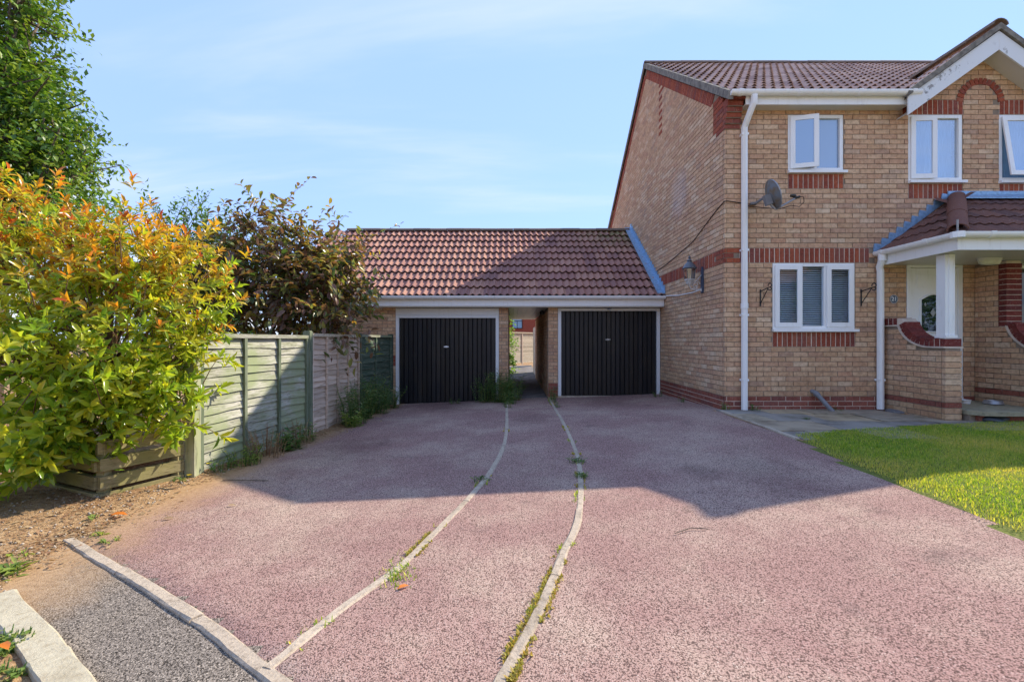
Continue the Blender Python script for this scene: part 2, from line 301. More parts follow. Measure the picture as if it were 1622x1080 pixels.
# ------------------------------------------------------------------ mesh helpers
class MB:
    def __init__(s): s.v = []; s.f = []; s.r = []; s.t = []
    def face(s, idx, r=0.0): s.f.append(tuple(idx)); s.r.append(r)
    def add(s, vs, fs, r=0.0):
        b = len(s.v); s.v.extend(vs)
        for f in fs: s.f.append(tuple(b+i for i in f)); s.r.append(r)
        return s
    def box(s, x0, x1, y0, y1, z0, z1, r=0.0):
        return s.add([(x0, y0, z0), (x1, y0, z0), (x1, y1, z0), (x0, y1, z0), (x0, y0, z1), (x1, y0, z1), (x1, y1, z1), (x0, y1, z1)],
                     [(0, 3, 2, 1), (4, 5, 6, 7), (0, 1, 5, 4), (1, 2, 6, 5), (2, 3, 7, 6), (3, 0, 4, 7)], r)
    def prism(s, poly, vec, r=0.0):
        n = len(poly); vec = Vector(vec); a = [tuple(p) for p in poly]; b = [tuple(Vector(p)+vec) for p in poly]
        return s.add(a+b, [tuple(range(n))[::-1], tuple(range(n, 2*n))]+[(i, (i+1) % n, n+(i+1) % n, n+i) for i in range(n)], r)
    def obox(s, c, ax, ay, az, r=0.0):     # oriented box: centre and three half axes
        c, ax, ay, az = map(Vector, (c, ax, ay, az)); P = []
        for k in (-1, 1):
            for (i, j) in ((-1, -1), (1, -1), (1, 1), (-1, 1)): P.append(tuple(c+ax*i+ay*j+az*k))
        return s.add(P, [(0, 3, 2, 1), (4, 5, 6, 7), (0, 1, 5, 4), (1, 2, 6, 5), (2, 3, 7, 6), (3, 0, 4, 7)], r)
    def tube(s, pts, rad, n=6, r=0.0, cap=True):
        pts = [Vector(p) for p in pts]; m = len(pts); b = len(s.v)
        if not hasattr(rad, '__len__'): rad = [rad]*m
        up = None
        for i, p in enumerate(pts):
            d = (pts[min(i+1, m-1)]-pts[max(i-1, 0)]).normalized()
            if up is None: up = d.orthogonal().normalized()
            up = (up-d*up.dot(d)); up = up.normalized() if up.length > 1e-5 else d.orthogonal().normalized()
            w = d.cross(up)
            for k in range(n):
                a = 2*math.pi*k/n; s.v.append(tuple(p+(up*math.cos(a)+w*math.sin(a))*rad[i]))
        for i in range(m-1):
            for k in range(n): s.face((b+i*n+k, b+i*n+(k+1) % n, b+(i+1)*n+(k+1) % n, b+(i+1)*n+k), r)
        if cap:
            s.face(tuple(b+k for k in range(n))[::-1], r); s.face(tuple(b+(m-1)*n+k for k in range(n)), r)
        return s
    def lathe(s, prof, c, n=12, r=0.0):     # prof: (radius, z)
        b = len(s.v)
        for (q, z) in prof:
            for k in range(n):
                a = 2*math.pi*k/n; s.v.append((c[0]+q*math.cos(a), c[1]+q*math.sin(a), c[2]+z))
        for i in range(len(prof)-1):
            for k in range(n): s.face((b+i*n+k, b+i*n+(k+1) % n, b+(i+1)*n+(k+1) % n, b+(i+1)*n+k), r)
        s.face(tuple(b+k for k in range(n))[::-1], r); s.face(tuple(b+(len(prof)-1)*n+k for k in range(n)), r)
        return s
    def ring(s, x0, x1, z0, z1, w, y0, y1, wb=None):
        wb = wb or w
        o = [(x0, z0), (x1, z0), (x1, z1), (x0, z1)]; i = [(x0+w, z0+wb), (x1-w, z0+wb), (x1-w, z1-w), (x0+w, z1-w)]
        vs = [(a, y, b) for y in (y0, y1) for L in (o, i) for (a, b) in L]; fs = []
        for k in range(4):
            l = (k+1) % 4
            fs += [(k, l, 4+l, 4+k), (8+k, 12+k, 12+l, 8+l), (k, 8+k, 8+l, l), (4+k, 4+l, 12+l, 12+k)]
        return s.add(vs, fs)
    def mesh(s, name, mat, origin=(0, 0, 0), smooth=False):
        me = bpy.data.meshes.new(name); o = Vector(origin)
        me.from_pydata([tuple(Vector(v)-o) for v in s.v], [], s.f)
        a = me.attributes.new('rnd', 'FLOAT', 'FACE'); a.data.foreach_set('value', np.array(s.r, np.float32))
        me.materials.append(mat)
        if smooth:
            me.polygons.foreach_set('use_smooth', [True]*len(me.polygons)); 
            if smooth != 'all': me.set_sharp_from_angle(angle=math.radians(40))
        me.update(); return me
    def build(s, name, mat, parent=None, smooth=False, **kw):
        vs = np.array(s.v); o = (vs.min(0)+vs.max(0))/2
        return link(name, s.mesh(name, MAT[mat] if isinstance(mat, str) else mat, o, smooth), o, parent, **kw)
WORLD = {}
def link(name, me, loc, parent=None, label=None, cat=None, group=None, kind=None):
    ob = bpy.data.objects.new(name, me); C.objects.link(ob)
    p = WORLD.get(parent.name, Vector((0, 0, 0))) if parent else Vector((0, 0, 0))
    ob.location = Vector(loc)-p; ob.parent = parent; WORLD[ob.name] = Vector(loc)
    for k, v in (('label', label), ('category', cat), ('group', group), ('kind', kind)):
        if v: ob[k] = v
    return ob
def thing(name, loc, label=None, cat=None, group=None, kind=None, parent=None): return link(name, None, loc, parent, label, cat, group, kind)
def tri_mesh(name, V, T, mat, rnd, tint=None, smooth=False):
    me = bpy.data.meshes.new(name); V = np.asarray(V, np.float32); T = np.asarray(T, np.int32)
    me.vertices.add(len(V)); me.vertices.foreach_set('co', V.ravel())
    me.loops.add(T.size); me.loops.foreach_set('vertex_index', T.ravel())
    me.polygons.add(len(T)); me.polygons.foreach_set('loop_start', np.arange(0, T.size, 3, dtype=np.int32))
    me.polygons.foreach_set('loop_total', np.full(len(T), 3, np.int32))
    me.update(calc_edges=True)
    a = me.attributes.new('rnd', 'FLOAT', 'FACE'); a.data.foreach_set('value', np.asarray(rnd, np.float32))
    if tint is not None:
        a = me.attributes.new('tint', 'FLOAT', 'FACE'); a.data.foreach_set('value', np.asarray(tint, np.float32))
    me.materials.append(MAT[mat]); me.validate(); return me
F = 720.9
def proj(p):
    y = max(p[1], .05); return 811+F*p[0]/y, 540-F*(p[2]-EYE)/y
_cache = {}
def box_mesh(name, d, mat):
    k = (name, mat, tuple(round(x/.004) for x in d))
    if k not in _cache:
        b = MB(); h = [x/2 for x in d]; b.box(-h[0], h[0], -h[1], h[1], -h[2], h[2]); _cache[k] = b.mesh(name, MAT[mat])
    return _cache[k]
def emit_bricks(recs, nmax, parent_of, rest_parent):
    """recs: (centre, dims, material, wall key, facing cosine weight). The nmax that show largest become objects."""
    def score(r):
        u, v = proj(r[0]); a = sorted(r[1])[1]*sorted(r[1])[2]*(F/max(r[0][1], .5))**2*r[4]
        return a*(1 if -5 < u < 1640 and 0 < v < 1090 else .01)
    recs = sorted(recs, key=lambda r: -score(r))
    for r in recs[:nmax]:
        j = Vector((random.uniform(-.0015, .0015), random.uniform(-.0015, .0015), 0))
        link('brick', box_mesh('brick', r[1], r[2]), Vector(r[0])+j, parent_of[r[3]])
    groups = {}
    for r in recs[nmax:]: groups.setdefault((r[3], r[2]), []).append(r)
    for (w, m), L in groups.items():
        b = MB()
        for r in L:
            c, d = r[0], r[1]; j = [random.uniform(-.0015, .0015) for _ in range(2)]
            b.box(c[0]-d[0]/2+j[0], c[0]+d[0]/2+j[0], c[1]-d[1]/2+j[1], c[1]+d[1]/2+j[1], c[2]-d[2]/2, c[2]+d[2]/2, random.random())
        b.build('brick', m, rest_parent[w], kind='stuff')
CH, BL, J = .0767, .230, .011
ZP = .362                                     # top of the house plinth
def zc(k): return ZP+CH*k
def courses(recs, key, plane, fixed, u0, u1, k0, k1, holes=(), zone=None, clip=None, out=-1, wt=1.0, base=ZP, d=.05, shift=0.0):
    """lays stretcher courses on a wall face. plane 'x': face runs along X at y=fixed; 'y': along Y at x=fixed."""
    for k in range(k0, k1):
        z0 = base+CH*k; zm = z0+CH/2
        lo, hi = (u0, u1) if clip is None else clip(zm)
        lo, hi = max(lo, u0), min(hi, u1)
        if hi-lo < .03: continue
        off = (k % 2)*BL/2+shift
        n0 = math.floor((u0-off)/BL)-1; n1 = math.ceil((u1-off)/BL)+1
        for n in range(n0, n1):
            a, b = max(off+n*BL, lo), min(off+(n+1)*BL, hi)
            segs = [(a, b)]
            for (ha, hb, za, zb) in holes:
                if za-.012 < zm < zb+.012:
                    new = []
                    for (p, q) in segs:
                        if hb <= p or ha >= q: new.append((p, q)); continue
                        if p < ha: new.append((p, ha))
                        if q > hb: new.append((hb, q))
                    segs = new
            for (p, q) in segs:
                if q-p < .03: continue
                m = zone((p+q)/2, k) if zone else 'buff'
                if not m: continue
                L = q-p-J; ctr = (p+q)/2; y = fixed-out*d/2+random.uniform(-.001, .0015)
                if plane == 'x': recs.append(((ctr, y, zm), (L, d, CH-J), m, key, wt))
                else: recs.append(((y, ctr, zm), (d, L, CH-J), m, key, wt))
PADS = []
def soldiers(recs, key, plane, fixed, u0, u1, z0, h, mat='red', out=-1, wt=1.0, d=.05):
    n = max(1, round((u1-u0)/CH)); w = (u1-u0)/n; PADS.append((key, plane, fixed, u0, u1, z0, h))
    for i in range(n):
        c = u0+(i+.5)*w; y = fixed-out*d/2+random.uniform(-.001, .0015)
        if plane == 'x': recs.append(((c, y, z0+h/2), (w-.015, d, h-J), mat, key, wt))
        else: recs.append(((y, c, z0+h/2), (d, w-.015, h-J), mat, key, wt))
def wall_cells(b, x0, x1, z0, z1, y0, y1, holes):
    xs = sorted({x0, x1, *[min(max(v, x0), x1) for h in holes for v in h[:2]]}); zs = sorted({z0, z1, *[min(max(v, z0), z1) for h in holes for v in h[2:]]})
    vid = {}
    def V(i, j, y):
        k = (i, j, y)
        if k not in vid: vid[k] = len(b.v); b.v.append((xs[i], y, zs[j]))
        return vid[k]
    solid = {(i, j): not any(h[0] <= (xs[i]+xs[i+1])/2 <= h[1] and h[2] <= (zs[j]+zs[j+1])/2 <= h[3] for h in holes) for i in range(len(xs)-1) for j in range(len(zs)-1)}
    for (i, j), ok in solid.items():
        if not ok: continue
        b.face((V(i, j, y0), V(i+1, j, y0), V(i+1, j+1, y0), V(i, j+1, y0))); b.face((V(i, j, y1), V(i, j+1, y1), V(i+1, j+1, y1), V(i+1, j, y1)))
        for di, dj, e in ((-1, 0, ((0, 0), (0, 1))), (1, 0, ((1, 1), (1, 0))), (0, -1, ((1, 0), (0, 0))), (0, 1, ((0, 1), (1, 1)))):
            if not solid.get((i+di, j+dj), False):
                (a, c), (p, q) = e; b.face((V(i+a, j+c, y0), V(i+a, j+c, y1), V(i+p, j+q, y1), V(i+p, j+q, y0)))
def tile_mesh(name, w, g, amp, rolls, mat, thick=.022, over=1.12, n=7):
    b = MB(); N = rolls*n; P = w/rolls
    def h(x):
        t = (x/P) % 1.0; return amp*(.5-.5*math.cos(2*math.pi*t))**1.5
    L = g*over; rows = []
    for (y, dz) in ((0, -.011), (0, 0), (L, -thick*1.15)):
        rows.append([(i*w/N, y, h(i*w/N)+dz+thick) for i in range(N+1)])
    vs = [p for r in rows for p in r]; M = N+1; fs = []
    for i in range(N):
        fs.append((i, i+1, M+i+1, M+i)); fs.append((M+i, M+i+1, 2*M+i+1, 2*M+i))
    b.add(vs, fs); return b.mesh(name, MAT[mat], smooth=True)
def lay_tiles(name, me, origin, xd, yd, nx, ny, w, g, parent, keep=None, limit=300, x_off=lambda j: 0.0):
    xd, yd = Vector(xd).normalized(), Vector(yd).normalized(); nz = xd.cross(yd)
    R = Matrix((xd, yd, nz)).transposed().to_euler(); o = Vector(origin); L = []
    for j in range(ny):
        for i in range(nx):
            p = o+xd*(i*w+x_off(j))+yd*(j*g); c = p+xd*w/2+yd*g/2
            if keep and not keep(c): continue
            u, v = proj(c); vis = 1 if -20 < u < 1640 and -20 < v < 1100 else 0
            L.append((-vis*1e4+c.y, p))
    L.sort(key=lambda t: t[0])
    for _, p in L[:limit]:
        ob = link(name, me, p+nz*random.uniform(-.002, .003), parent)
        ob.rotation_euler = (R.x+random.uniform(-.006, .006), R.y+random.uniform(-.006, .006), R.z+random.uniform(-.004, .004))
    if L[limit:]:
        V0 = np.array([v.co[:] for v in me.vertices]); P0 = [tuple(p.vertices) for p in me.polygons]; b = MB(); Rm = np.array(R.to_matrix())
        for _, p in L[limit:]:
            b.add([tuple(q) for q in (V0 @ Rm.T + np.array(p))], P0, random.random())
        b.build(name, me.materials[0], parent, kind='stuff')
def gutter(name, parent, p0, p1, outdir, r=.055, mat='white', caps=True):
    """half-round gutter with rolled lip between two points; outdir points away from the wall"""
    p0, p1, o = Vector(p0), Vector(p1), Vector(outdir).normalized(); b = MB(); up = Vector((0, 0, 1)); prof = []
    for k in range(9):
        a = math.pi*k/8; prof.append((-math.cos(a)*r, -math.sin(a)*r*1.05))
    prof += [(r, .012), (r-.012, .012), (r-.012, 0)]
    inner = [(-math.cos(math.pi*k/8)*(r-.006), -math.sin(math.pi*k/8)*(r-.006)) for k in range(8, -1, -1)]
    pts = prof+inner; b.prism([p0+o*(u+r)+up*v for u, v in pts], p1-p0)
    if caps:
        d = (p1-p0).normalized()
        for p in (p0-d*.004, p1): b.prism([p+o*(u+r)+up*v for u, v in prof[:9]], d*.004)
    return b.build(name, mat, parent, smooth=True)
def gutter_union(parent, p, d, o, r=.055):
    p, d, o = Vector(p), Vector(d).normalized(), Vector(o).normalized(); b = MB(); up = Vector((0, 0, 1)); R = r+.007
    b.prism([p-d*.03+o*(-math.cos(math.pi*k/8)*R+r)+up*(-math.sin(math.pi*k/8)*R*1.05) for k in range(9)]+[p-d*.03+o*(r+R)+up*.016, p-d*.03+o*(r-R)+up*.002], d*.06)
    return b.build('gutter_bracket', 'white', parent)

# ------------------------------------------------------------------ ground sheets
def grid_sheet(name, xs, ys, zfun, mat, keep=None, dirt=None, kind='structure', smooth=True):
    X, Y = np.meshgrid(xs, ys); Z = zfun(X, Y); nx, ny = len(xs), len(ys)
    V = np.stack([X.ravel(), Y.ravel(), Z.ravel()], 1); T = []
    idx = np.arange(nx*ny).reshape(ny, nx)
    a, b, c, d = idx[:-1, :-1].ravel(), idx[:-1, 1:].ravel(), idx[1:, 1:].ravel(), idx[1:, :-1].ravel()
    if keep is not None:
        cx = (X[:-1, :-1]+X[1:, 1:])/2; cy = (Y[:-1, :-1]+Y[1:, 1:])/2; k = keep(cx, cy).ravel(); a, b, c, d = a[k], b[k], c[k], d[k]
    T = np.concatenate([np.stack([a, b, c], 1), np.stack([a, c, d], 1)])
    me = tri_mesh(name, V, T, mat, np.zeros(len(T)))
    if dirt is not None:
        at = me.attributes.new('dirt', 'FLOAT', 'POINT'); at.data.foreach_set('value', dirt(V[:, 0], V[:, 1]).astype(np.float32))
    me.polygons.foreach_set('use_smooth', [smooth]*len(me.polygons)); ob = link(name, me, (0, 0, 0)); ob['kind'] = kind; return ob
def vnoise(x, y, s, seed=0):
    r = np.random.default_rng(seed); t = r.random((64, 64)); x, y = x*s+100, y*s+100
    i, j = np.floor(x).astype(int), np.floor(y).astype(int); f, g = x-i, y-j; f = f*f*(3-2*f); g = g*g*(3-2*g)
    a = lambda p, q: t[(j+q) % 64, (i+p) % 64]
    return (a(0, 0)*(1-f)+a(1, 0)*f)*(1-g)+(a(0, 1)*(1-f)+a(1, 1)*f)*g
FENCE = [(-3.12, 4.45), (-2.82, 6.29), (-2.74, 8.13), (-2.66, 9.97)]
KERB = [(-2.97, 3.05), (-2.48, 2.735), (-2.0, 2.44), (-1.64, 2.207), (-1.315, 1.995), (-1.034, 1.79), (-.86, 1.665), (-.45, 1.37), (.2, .9), (1.0, .3)]
def kerb_y(x): return np.interp(x, [p[0] for p in KERB], [p[1] for p in KERB], left=3.4)
def soil_edge(y):      # x of the edge where soil gives way to tarmac
    return np.interp(y, [2.2, 2.6, 3.05, 3.5, 4.0, 4.45, 5.2, 6.3, 8.1, 10.1], [-2.75, -2.8, -2.95, -2.95, -2.9, -2.86, -2.78, -2.62, -2.55, -2.5])
def dirtf(x, y):
    d = x-soil_edge(y)
    near = np.clip(1-d/np.interp(y, [1.5, 3, 4.2, 5, 10], [.9, .75, .5, .35, .22]), 0, 1)
    return np.where(y < kerb_y(x), near*np.clip((y-1.75)/.5, 0, 1), near)
ground = grid_sheet('ground', np.array([-400, -60, -8, -3, 0, 4, 12, 60, 400.]), np.array([-400, -40, -6, 0, 5, 10, 25, 80, 400.]), lambda x, y: x*0-.45, 'soil')
PX = np.arange(-3.6, 3.31, .1)
drive = grid_sheet('driveway', PX, np.arange(-3, 10.31, .1), lambda x, y: zg(x, y)+.006*vnoise(x, y, 1.1, 3)*(y < 9.5)-np.clip(kerb_y(x)-y, 0, .12), 'pink', lambda x, y: (y > kerb_y(x)-.25), dirtf)
road = grid_sheet('road', np.arange(-3.6, 2.01, .1), np.arange(-3, 3.61, .1), lambda x, y: zg(x, y)-.005, 'grey', lambda x, y: (y < kerb_y(x)+.1), dirtf)
bounce_street = grid_sheet('street', np.array([-60, -20, -3.6, 2.0, 12, 60.]), np.array([-14, -9, -3.0]), lambda x, y: zg(x, y)-.015, 'kerb')  # unseen street, given pale concrete to bounce more light onto the house front
def soil_z(x, y):
    d = soil_edge(y)-x+.25*(vnoise(x, y, 3.2, 1)-.5)+.1*(vnoise(x, y, 9, 2)-.5)
    return zg(x, y)+np.clip(d*.11, -.05, .035)+.012*(vnoise(x, y, 7, 4)-.5)+.006*(vnoise(x, y, 19, 6)-.5)
soil = grid_sheet('soil', np.arange(-9, -2.09, .06), np.arange(2.25, 10.3, .06), soil_z, 'soil')
left_ground = grid_sheet('verge_soil', np.arange(-9, -.6, .06), np.arange(-.5, 2.36, .06), lambda x, y: zg(x, y)+np.clip((-1.72-1.42*(y-1.66)-x)*.25, -.06, .02)+.012*(vnoise(x, y, 8, 9)-.5), 'soil')
def lawn_x(y): return np.interp(y, [0, 2.5, 2.9, 3.5, 4.2, 5.1, 5.3], [2.84, 2.86, 2.88, 2.9, 2.98, 3.2, 3.25])
def lawn_top(x): return np.interp(x, [3.1, 3.25, 4.06, 6.8, 9, 14], [5.12, 5.16, 5.42, 6.05, 6.2, 6.2])
lawn = grid_sheet('lawn_soil', np.arange(2.7, 14.1, .1), np.arange(-2, 6.3, .1), lambda x, y: zg(x, y)+.004+.014*np.clip((x-lawn_x(y))*3, 0, 1)*(.5+vnoise(x, y, 2, 8)), 'turf', lambda x, y: (x > lawn_x(y)-.02) & (y < lawn_top(x)+.05))
alley_floor = grid_sheet('alley_path', np.arange(-.4, 1.05, .1), np.arange(10.25, 24, .5), lambda x, y: zg(x, y*0+10.1)+.004, 'alley')
paving_base = grid_sheet('patio_bed', np.array([3.12, 5, 9, 14.]), np.array([4.9, 5.6, 6.4, 7.1]), lambda x, y: zg(x, y)+.008, 'soil')

# edging strips, each stone its own piece
def stone_run(root, name, pts, width, height, step, mat, sink=.1, gap=.006, jitter=.003):
    P = [Vector((x, y, 0)) for x, y in pts]; d = [0]
    for a, b in zip(P, P[1:]): d.append(d[-1]+(b-a).length)
    def at(s):
        s = min(max(s, 0), d[-1])
        for i in range(len(P)-1):
            if s <= d[i+1] or i == len(P)-2: return P[i]+(P[i+1]-P[i])*((s-d[i])/(d[i+1]-d[i]))
    s = 0
    while s < d[-1]-.05:
        e = min(s+step, d[-1]); n = max(2, int((e-s-gap)/.09)); b = MB(); L = []; dz = random.uniform(-jitter, jitter)
        for i in range(n+1):
            q = s+gap/2+(e-s-gap)*i/n; p = at(q); t = (at(q+.02)-at(q-.02)).normalized(); nn = Vector((-t.y, t.x, 0))
            z = zf(p.x, p.y); w = width/2
            c = .008
            ring = [p-nn*w+Vector((0, 0, z-sink)), p-nn*(w+random.uniform(-.003, .003))+Vector((0, 0, z+height-c+dz)), p-nn*(w-c+random.uniform(-.004, .004))+Vector((0, 0, z+height+dz+random.uniform(-.002, .002))),
                    p+nn*(w-c+random.uniform(-.004, .004))+Vector((0, 0, z+height+dz+random.uniform(-.002, .002))), p+nn*(w+random.uniform(-.003, .003))+Vector((0, 0, z+height-c+dz)), p+nn*w+Vector((0, 0, z-sink))]
            L.append(ring)
        base = len(b.v)
        for r in L: b.v.extend([tuple(v) for v in r])
        for i in range(n):
            for k in range(5): b.face((base+i*6+k, base+i*6+k+1, base+(i+1)*6+k+1, base+(i+1)*6+k), 0)
        b.face(tuple(base+k for k in range(6))); b.face(tuple(base+n*6+k for k in range(6))[::-1])
        b.build(name, mat, root); s = e
def smooth_pts(pts, n=6):
    out = []
    for i in range(len(pts)-1):
        p0, p1, p2, p3 = pts[max(i-1, 0)], pts[i], pts[i+1], pts[min(i+2, len(pts)-1)]
        for k in range(n):
            t = k/n; out.append(tuple(.5*((2*p1[c])+(-p0[c]+p2[c])*t+(2*p0[c]-5*p1[c]+4*p2[c]-p3[c])*t*t+(-p0[c]+3*p1[c]-3*p2[c]+p3[c])*t**3) for c in (0, 1)))
    return out+[pts[-1]]
LE = [(-.93, 1.72), (-.757, 2.174), (-.623, 2.442), (-.48, 2.959), (-.317, 3.607), (-.196, 4.241), (-.092, 5.295), (-.075, 6.587), (-.095, 8.208), (-.1, 10.0)]
RE = [(-.09, 1.45), (-.038, 1.621), (.002, 1.714), (.152, 2.114), (.292, 2.567), (.423, 2.961), (.541, 3.579), (.640, 4.325), (.685, 4.9), (.72, 5.804), (.745, 6.914), (.79, 8.918), (.82, 10.0)]
e1 = thing('path_edging', (LE[4][0], LE[4][1], 0), 'curved concrete edging strip meeting the road kerb, nearer the fence', 'edging', 'concrete edgings across the pink driveway')
stone_run(e1, 'edging_stone', smooth_pts(LE), .05, .012, .92, 'edging')
e2 = thing('path_edging', (RE[5][0], RE[5][1], 0), 'curved concrete edging strip leading to the right garage, mossy', 'edging', 'concrete edgings across the pink driveway')
stone_run(e2, 'edging_stone', smooth_pts(RE), .05, .012, .92, 'edging')
e3 = thing('road_kerb', (KERB[3][0], KERB[3][1], 0), 'rough flush kerb between the pink driveway and the grey road tarmac', 'kerb')
stone_run(e3, 'kerb_stone', smooth_pts(KERB), .062, .010, .91, 'edging', jitter=.004)
e4 = thing('pavement_kerb', (-2.2, 1.95, 0), 'broad pale concrete kerb curving past the weedy verge', 'kerb')
stone_run(e4, 'kerb_stone', smooth_pts([(-2.62, 2.32), (-2.42, 2.185), (-2.0, 1.92), (-1.62, 1.66), (-1.25, 1.40), (-.8, 1.05)]), .125, .03, .91, 'kerb')

# ------------------------------------------------------------------ house
YH, XC = 7.07, 3.30
YR, ZR = 11.2, 8.02                      # ridge
YE, ZE = 6.86, 4.96                      # eave edge of the tiles
PT = math.atan2(ZR-ZE, YR-YE); TP = math.tan(PT)
XEND, YB = 13.0, 15.33
GX, GHW, GZ = 7.28, 1.33, 5.93           # front gable: centre, half width at eave level, ridge of its tiles
house = thing('house', (XC, YH, .14), 'two storey buff brick house with red brick bands and white windows', 'house')
def roofz(y): return ZE+(y-YE)*TP if y < YR else ZR-(y-YR)*TP
W1 = (4.05, 5.33, zc(13), zc(27)); W2 = (4.29, 5.15, zc(45), zc(57)); W3 = (6.16, 7.0, zc(43), zc(57)); W4 = (7.57, 8.41, zc(43), zc(57))
DOOR = (6.13, 7.0, .30, 2.42); W5 = (7.62, 8.75, 1.05, 2.40)
holes = [W1, W2, W3, W4, DOOR, W5]
front_wall = thing('front_wall', ((XC+8)/2, YH+.1, 2.5), parent=house)
side_wall = thing('gable_wall', (XC+.1, 11, 3), parent=house)
b = MB(); wall_cells(b, XC+.008, XEND, -.3, 4.86, YH+.008, YH+.12, holes); b.build('mortar', 'mortar', front_wall)
gz0 = 4.862
gpoly = [(GX-1.22, YH+.008, gz0), (GX+1.22, YH+.008, gz0), (GX+1.22, YH+.008, 4.95), (GX, YH+.008, 4.95+1.22*.717), (GX-1.22, YH+.008, 4.95)]
b = MB(); b.prism(gpoly, (0, .112, 0)); b.build('mortar', 'mortar', front_wall)
# side gable wall with its pointed top
b = MB(); b.prism([(XC+.008, YH+.125, -.4), (XC+.008, YB, -.4), (XC+.008, YB, roofz(YB)-.12), (XC+.008, YR, ZR-.12), (XC+.008, YH+.125, roofz(YH+.125)-.12)], (.12, 0, 0)); b.build('mortar', 'mortar', side_wall)
b = MB(); b.box(XC+.13, XEND, YB-.12, YB, -.3, 5.0); b.box(XEND, XEND+.1, YH, YB, -.3, 5.0); b.prism([(XEND, YH, 5.0), (XEND, YB, 5.0), (XEND, YR, ZR-.15)], (.1, 0, 0)); b.build('rear_wall', 'mortar', house)
b = MB(); b.box(XC+.13, XEND, YH+.13, YB-.13, 2.62, 2.72); b.build('upper_floor', 'room', house)
b = MB(); b.box(XC+.13, XEND, YH+2.2, YH+2.3, 0, 2.6); b.box(XC+.13, XEND, YH+2.2, YH+2.3, 2.73, 5.0); b.build('inner_wall', 'room', house)
recs = []
def zone_front(u, k):
    if u < XC+.235 and 27 <= k < 30: return 'red'
    if u < XC+.235 and 54 <= k: return None
    if -6 < k < 0: return 'plinth'
    if 27 <= k < 30 and u < 5.55: return None
    if 57 <= k < 60 and (6.05 < u < 7.01 or 7.57 < u < 8.5): return None
    return 'buff'
def gclip(z):
    if z < 4.84: return (XC, 8.6)
    h = (4.95+1.22*.717-z)/.717
    return (GX-min(h, 1.22), GX+min(h, 1.22))
panel = [(W1[0], W1[1], zc(10), zc(13)), (W2[0], W2[1], zc(42), zc(45)), (W3[0], W3[1], zc(40), zc(43)), (W4[0], W4[1], zc(40), zc(43))]
arch = [(GX-.375*math.sqrt(max(0, 1-((zc(k)+CH/2-4.93)/.375)**2)), GX+.375*math.sqrt(max(0, 1-((zc(k)+CH/2-4.93)/.375)**2)), zc(k), zc(k)+CH) for k in range(60, 65) if abs(zc(k)+CH/2-4.93) < .375]
courses(recs, 'front', 'x', YH, XC, 8.6, -4, 75, holes+panel+arch, zone_front, gclip)
for P in panel: soldiers(recs, 'front', 'x', YH, P[0], P[1], P[2], P[3]-P[2])
soldiers(recs, 'front', 'x', YH-.002, XC+.235, 5.55, zc(27), zc(30)-zc(27))
soldiers(recs, 'front', 'x', YH, 6.06, 7.01, zc(57), zc(60)-zc(57)); soldiers(recs, 'front', 'x', YH, 7.57, 8.5, zc(57), zc(60)-zc(57))
# inside of the arch: buff courses clipped to the semicircle
def aclip(z):
    h = .268**2-(z-4.93)**2; return (GX-math.sqrt(h), GX+math.sqrt(h)) if h > 0 else (0, 0)
courses(recs, 'front', 'x', YH, GX-.3, GX+.3, 60, 65, (), None, aclip)
# side wall
def zone_side(u, k):
    if k < 0: return 'plinth'
    near = u < YH+.34
    if 27 <= k < 30: return 'red' if near else None
    if u < YH+.40 and k >= 54: return None
    if abs(u-10.05) < .16 and 71 <= k < 88 and k % 2: return 'red'
    return 'buff'
def sclip(z):
    t = (ZR-.30-z)/TP
    return (YR-t, YR+t)
courses(recs, 'side', 'y', XC, YH+.052, YB, -5, 100, (), zone_side, sclip, wt=.42)
courses(recs, 'side', 'y', XC, YH+.052, YH+.40, 54, 62, (), lambda u, k: 'red', lambda z: (max(YH+.052, YE+(z+.115-ZE)/TP), YH+.40), wt=.42)
soldiers(recs, 'side', 'y', XC, YH+.35, YB, zc(27), zc(30)-zc(27), wt=.42)
# sloping soldier course under both verges
slope_rows = []
for sgn, y0 in ((1, YH+.40), (-1, YB)):
    L = abs(YR-y0)/math.cos(PT); n = int(L/CH)
    for i in range(n):
        s = (i+.5)*CH; y = y0+sgn*s*math.cos(PT); z = roofz(y)-.13-.10
        slope_rows.append((y, z, sgn))
b = MB()
for (y, z, sgn) in slope_rows:
    t = Vector((0, sgn*math.cos(PT), math.sin(PT))); n = Vector((0, -sgn*math.sin(PT), math.cos(PT)))
    b.obox((XC+.02, y, z), t*(CH-J)/2, n*.10, (.026, 0, 0), random.random())
b.build('verge_brick', 'red', side_wall, kind='stuff')
emit_bricks(recs, 300, {'front': front_wall, 'side': side_wall}, {'front': front_wall, 'side': side_wall})
PADS += [('front', 'x', YH, XC+.01, 8.6, .0, ZP-.004), ('side', 'y', XC, YH+.06, YB, -.3, .3+ZP-.004)]
for (key, plane, fx, u0, u1, z0, h) in PADS:
    b = MB()
    if plane == 'x': b.box(u0+.001, u1-.001, fx+.0045, fx+.03, z0+.001, z0+h-.001)
    else: b.box(fx+.0045, fx+.03, u0+.001, u1-.001, z0+.001, z0+h-.001)
    b.build('soldier_mortar', 'mortar_pale', front_wall if key == 'front' else side_wall)
# arch ring bricks
for i in range(15):
    a = math.pi*(i+.5)/15; c = Vector((GX+math.cos(a)*.322, YH+.024, 4.93+math.sin(a)*.322))
    ra = Vector((math.cos(a), 0, math.sin(a))); ta = Vector((-math.sin(a), 0, math.cos(a)))
    b = MB(); b.obox(c, ra*.05, ta*.028, (0, .026, 0)); b.build('arch_brick', 'red', front_wall)
